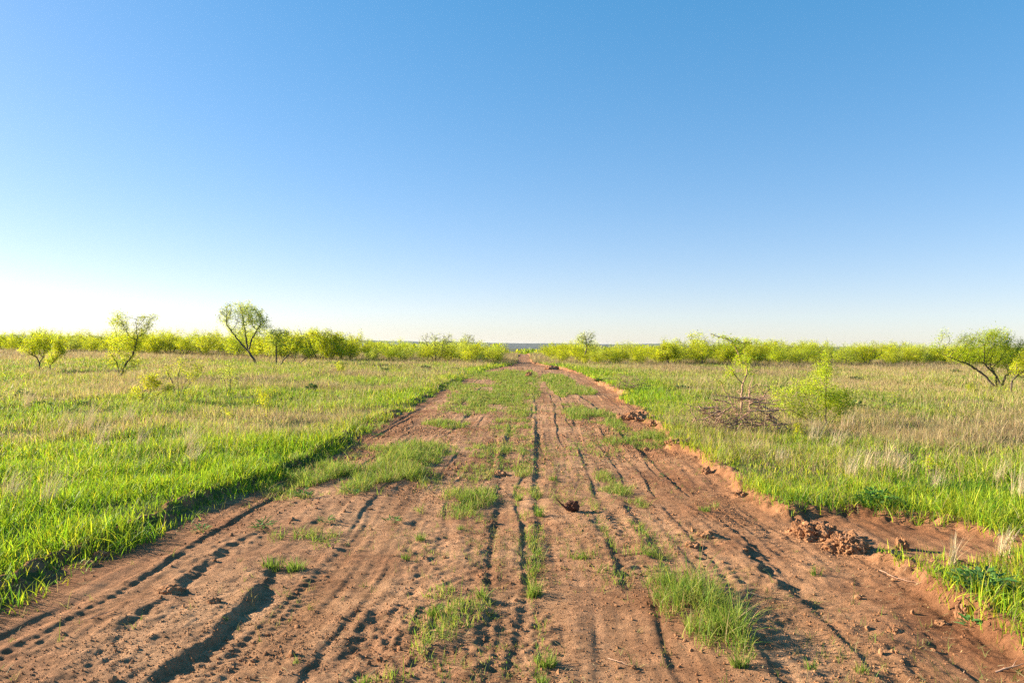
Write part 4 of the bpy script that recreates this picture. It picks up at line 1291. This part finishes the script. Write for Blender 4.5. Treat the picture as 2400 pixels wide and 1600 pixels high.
SC = [(.55, .45, .28), (.46, .35, .2), (.60, .50, .33)]
DRYC = [(205, 1010, 60, 90), (235, 1050, 60, 110), (150, 1000, 50, 60), (110, 1190, 60, 110), (20, 1180, 50, 110), (325, 1050, 40, 60), (440, 1060, 50, 100), (445, 1090, 60, 70),
        (60, 960, 40, 60), (160, 1020, 40, 60), (300, 990, 40, 50), (1995, 1120, 50, 80), (2035, 1110, 60, 80), (2085, 1100, 60, 80), (2110, 1105, 50, 60), (2190, 1150, 60, 70),
        (2390, 1170, 70, 120), (2340, 1130, 50, 70), (1905, 1040, 50, 70), (1960, 1050, 60, 60), (1985, 1010, 60, 60), (1830, 1080, 50, 40), (2230, 1330, 30, 90), (2350, 1300, 60, 80), (1770, 1060, 50, 36)]
for k, (px, py, wp, hp) in enumerate(DRYC):
    side = "left" if px < 1200 else "right"
    tuft("dry_grass_clump", "tall wispy clump of bleached dry grass among green grass in the %s field" % side, "dry grass", px, py, wp * 1.1, hp, 70, 500 + k, SC, M_STRAW, .35, az=.35, wmul=.6,
         group="bleached dry grass clumps in the %s field" % side)


# ------------------------------------------------------------------ small man-made things by the brush
def box_bm(bm_, cx, cy, cz, sx, sy, sz):
    r_ = bmesh.ops.create_cube(bm_, size=1)
    bmesh.ops.scale(bm_, vec=(sx, sy, sz), verts=r_['verts']); bmesh.ops.translate(bm_, vec=(cx, cy, cz), verts=r_['verts'])
    return r_


def box_obj(name, boxes, mat, parent=None, bev=.01):
    bm_ = bmesh.new()
    for b_ in boxes:
        box_bm(bm_, *b_)
    bmesh.ops.bevel(bm_, geom=bm_.edges[:], offset=bev, segments=2, affect='EDGES')
    me = bpy.data.meshes.new(name); bm_.to_mesh(me); bm_.free()
    return link(name, me, mat, parent)


p = at(1132, 850)
bd = empty("sign_board", p); tag(bd, "narrow pale board leaning left at the brush edge left of the road", "board")
box_obj("board", [(0, 0, .42, .20, .025, .56)], M_BOARD, bd); box_obj("stake", [(0, .035, .25, .04, .04, .6)], M_WOOD, bd, .004)
bd.rotation_euler = (0, math.radians(-34), 0)
p = at(1057, 850)
st = box_obj("marker_stake", [(0, 0, .2, .07, .05, .5), (0, 0, .47, .09, .07, .06)], M_RED); st.location = p
tag(st, "short rusty red stake in dry grass before the brush left of the road", "stake")
p = at_depth(1817, 852, 84)
pb = empty("post_box", (p[0], p[1], float(ground_z(np.array([p[0]]), np.array([p[1]]))[0]))); tag(pb, "small brown box on a post poking above the right brush line", "post box")
box_obj("post", [(0, 0, .95, .13, .13, 2.0)], M_WOOD, pb); box_obj("box", [(0, 0, 2.15, .40, .34, .40), (0, 0, 2.39, .46, .40, .06)], M_WOOD, pb)

# ------------------------------------------------------------------ air
hm, nt, out = mat_base("thin_air_haze")
pv = nt.nodes.new("ShaderNodeVolumePrincipled"); pv.inputs["Color"].default_value = (.80, .88, 1, 1); pv.inputs["Density"].default_value = 2.2e-5
pv.inputs["Anisotropy"].default_value = .2
nt.links.new(pv.outputs[0], out.inputs["Volume"])
hz = box_obj("haze", [(0, 0, 8, 29500, 29500, 64)], hm, None, .5); hz["kind"] = "stuff"; hz["label"] = "thin pale haze over the far plain"; hz["category"] = "haze"

# ------------------------------------------------------------------ light, sky, view
SUN_EL, SUN_AZ = math.radians(18.5), math.radians(-74)            # azimuth from straight ahead, negative = left
sdir = Vector((math.sin(SUN_AZ) * math.cos(SUN_EL), math.cos(SUN_AZ) * math.cos(SUN_EL), math.sin(SUN_EL)))
sun = bpy.data.lights.new("sun", 'SUN'); sun.energy = 5.0; sun.angle = math.radians(.55); sun.color = (1.0, .86, .66)
so = bpy.data.objects.new("sun", sun); so.rotation_euler = sdir.to_track_quat('Z', 'Y').to_euler(); so.location = (0, 0, 30); col.objects.link(so)

world = bpy.data.worlds.new("World"); scene.world = world; world.use_nodes = True
nt = world.node_tree; bg = nt.nodes["Background"]
sky = nt.nodes.new("ShaderNodeTexSky"); sky.sky_type = 'NISHITA'; sky.sun_disc = False
sky.sun_elevation = SUN_EL; sky.sun_rotation = SUN_AZ
sky.air_density = 1.0; sky.dust_density = .35; sky.ozone_density = 4.4; sky.altitude = 300
hs = nt.nodes.new("ShaderNodeHueSaturation"); hs.inputs["Saturation"].default_value = 1.28; hs.inputs["Hue"].default_value = .509      # the camera's picture style: softer range, fuller colour
gm = nt.nodes.new("ShaderNodeGamma"); gm.inputs["Gamma"].default_value = .56
bg.inputs["Strength"].default_value = .121
nt.links.new(sky.outputs[0], hs.inputs["Color"]); nt.links.new(hs.outputs[0], gm.inputs["Color"])
wb = mix_rgb(nt, gm.outputs[0], (1.05, .962, .985), 1.0, 'MULTIPLY')
nt.links.new(wb, bg.inputs["Color"])

scene.view_settings.view_transform = 'Standard'; scene.view_settings.look = 'None'
scene.view_settings.exposure = 1.75; scene.view_settings.gamma = 1.0
scene.cycles.max_bounces = 6; scene.cycles.diffuse_bounces = 3; scene.cycles.transmission_bounces = 4; scene.cycles.glossy_bounces = 2
scene.cycles.use_denoising = False
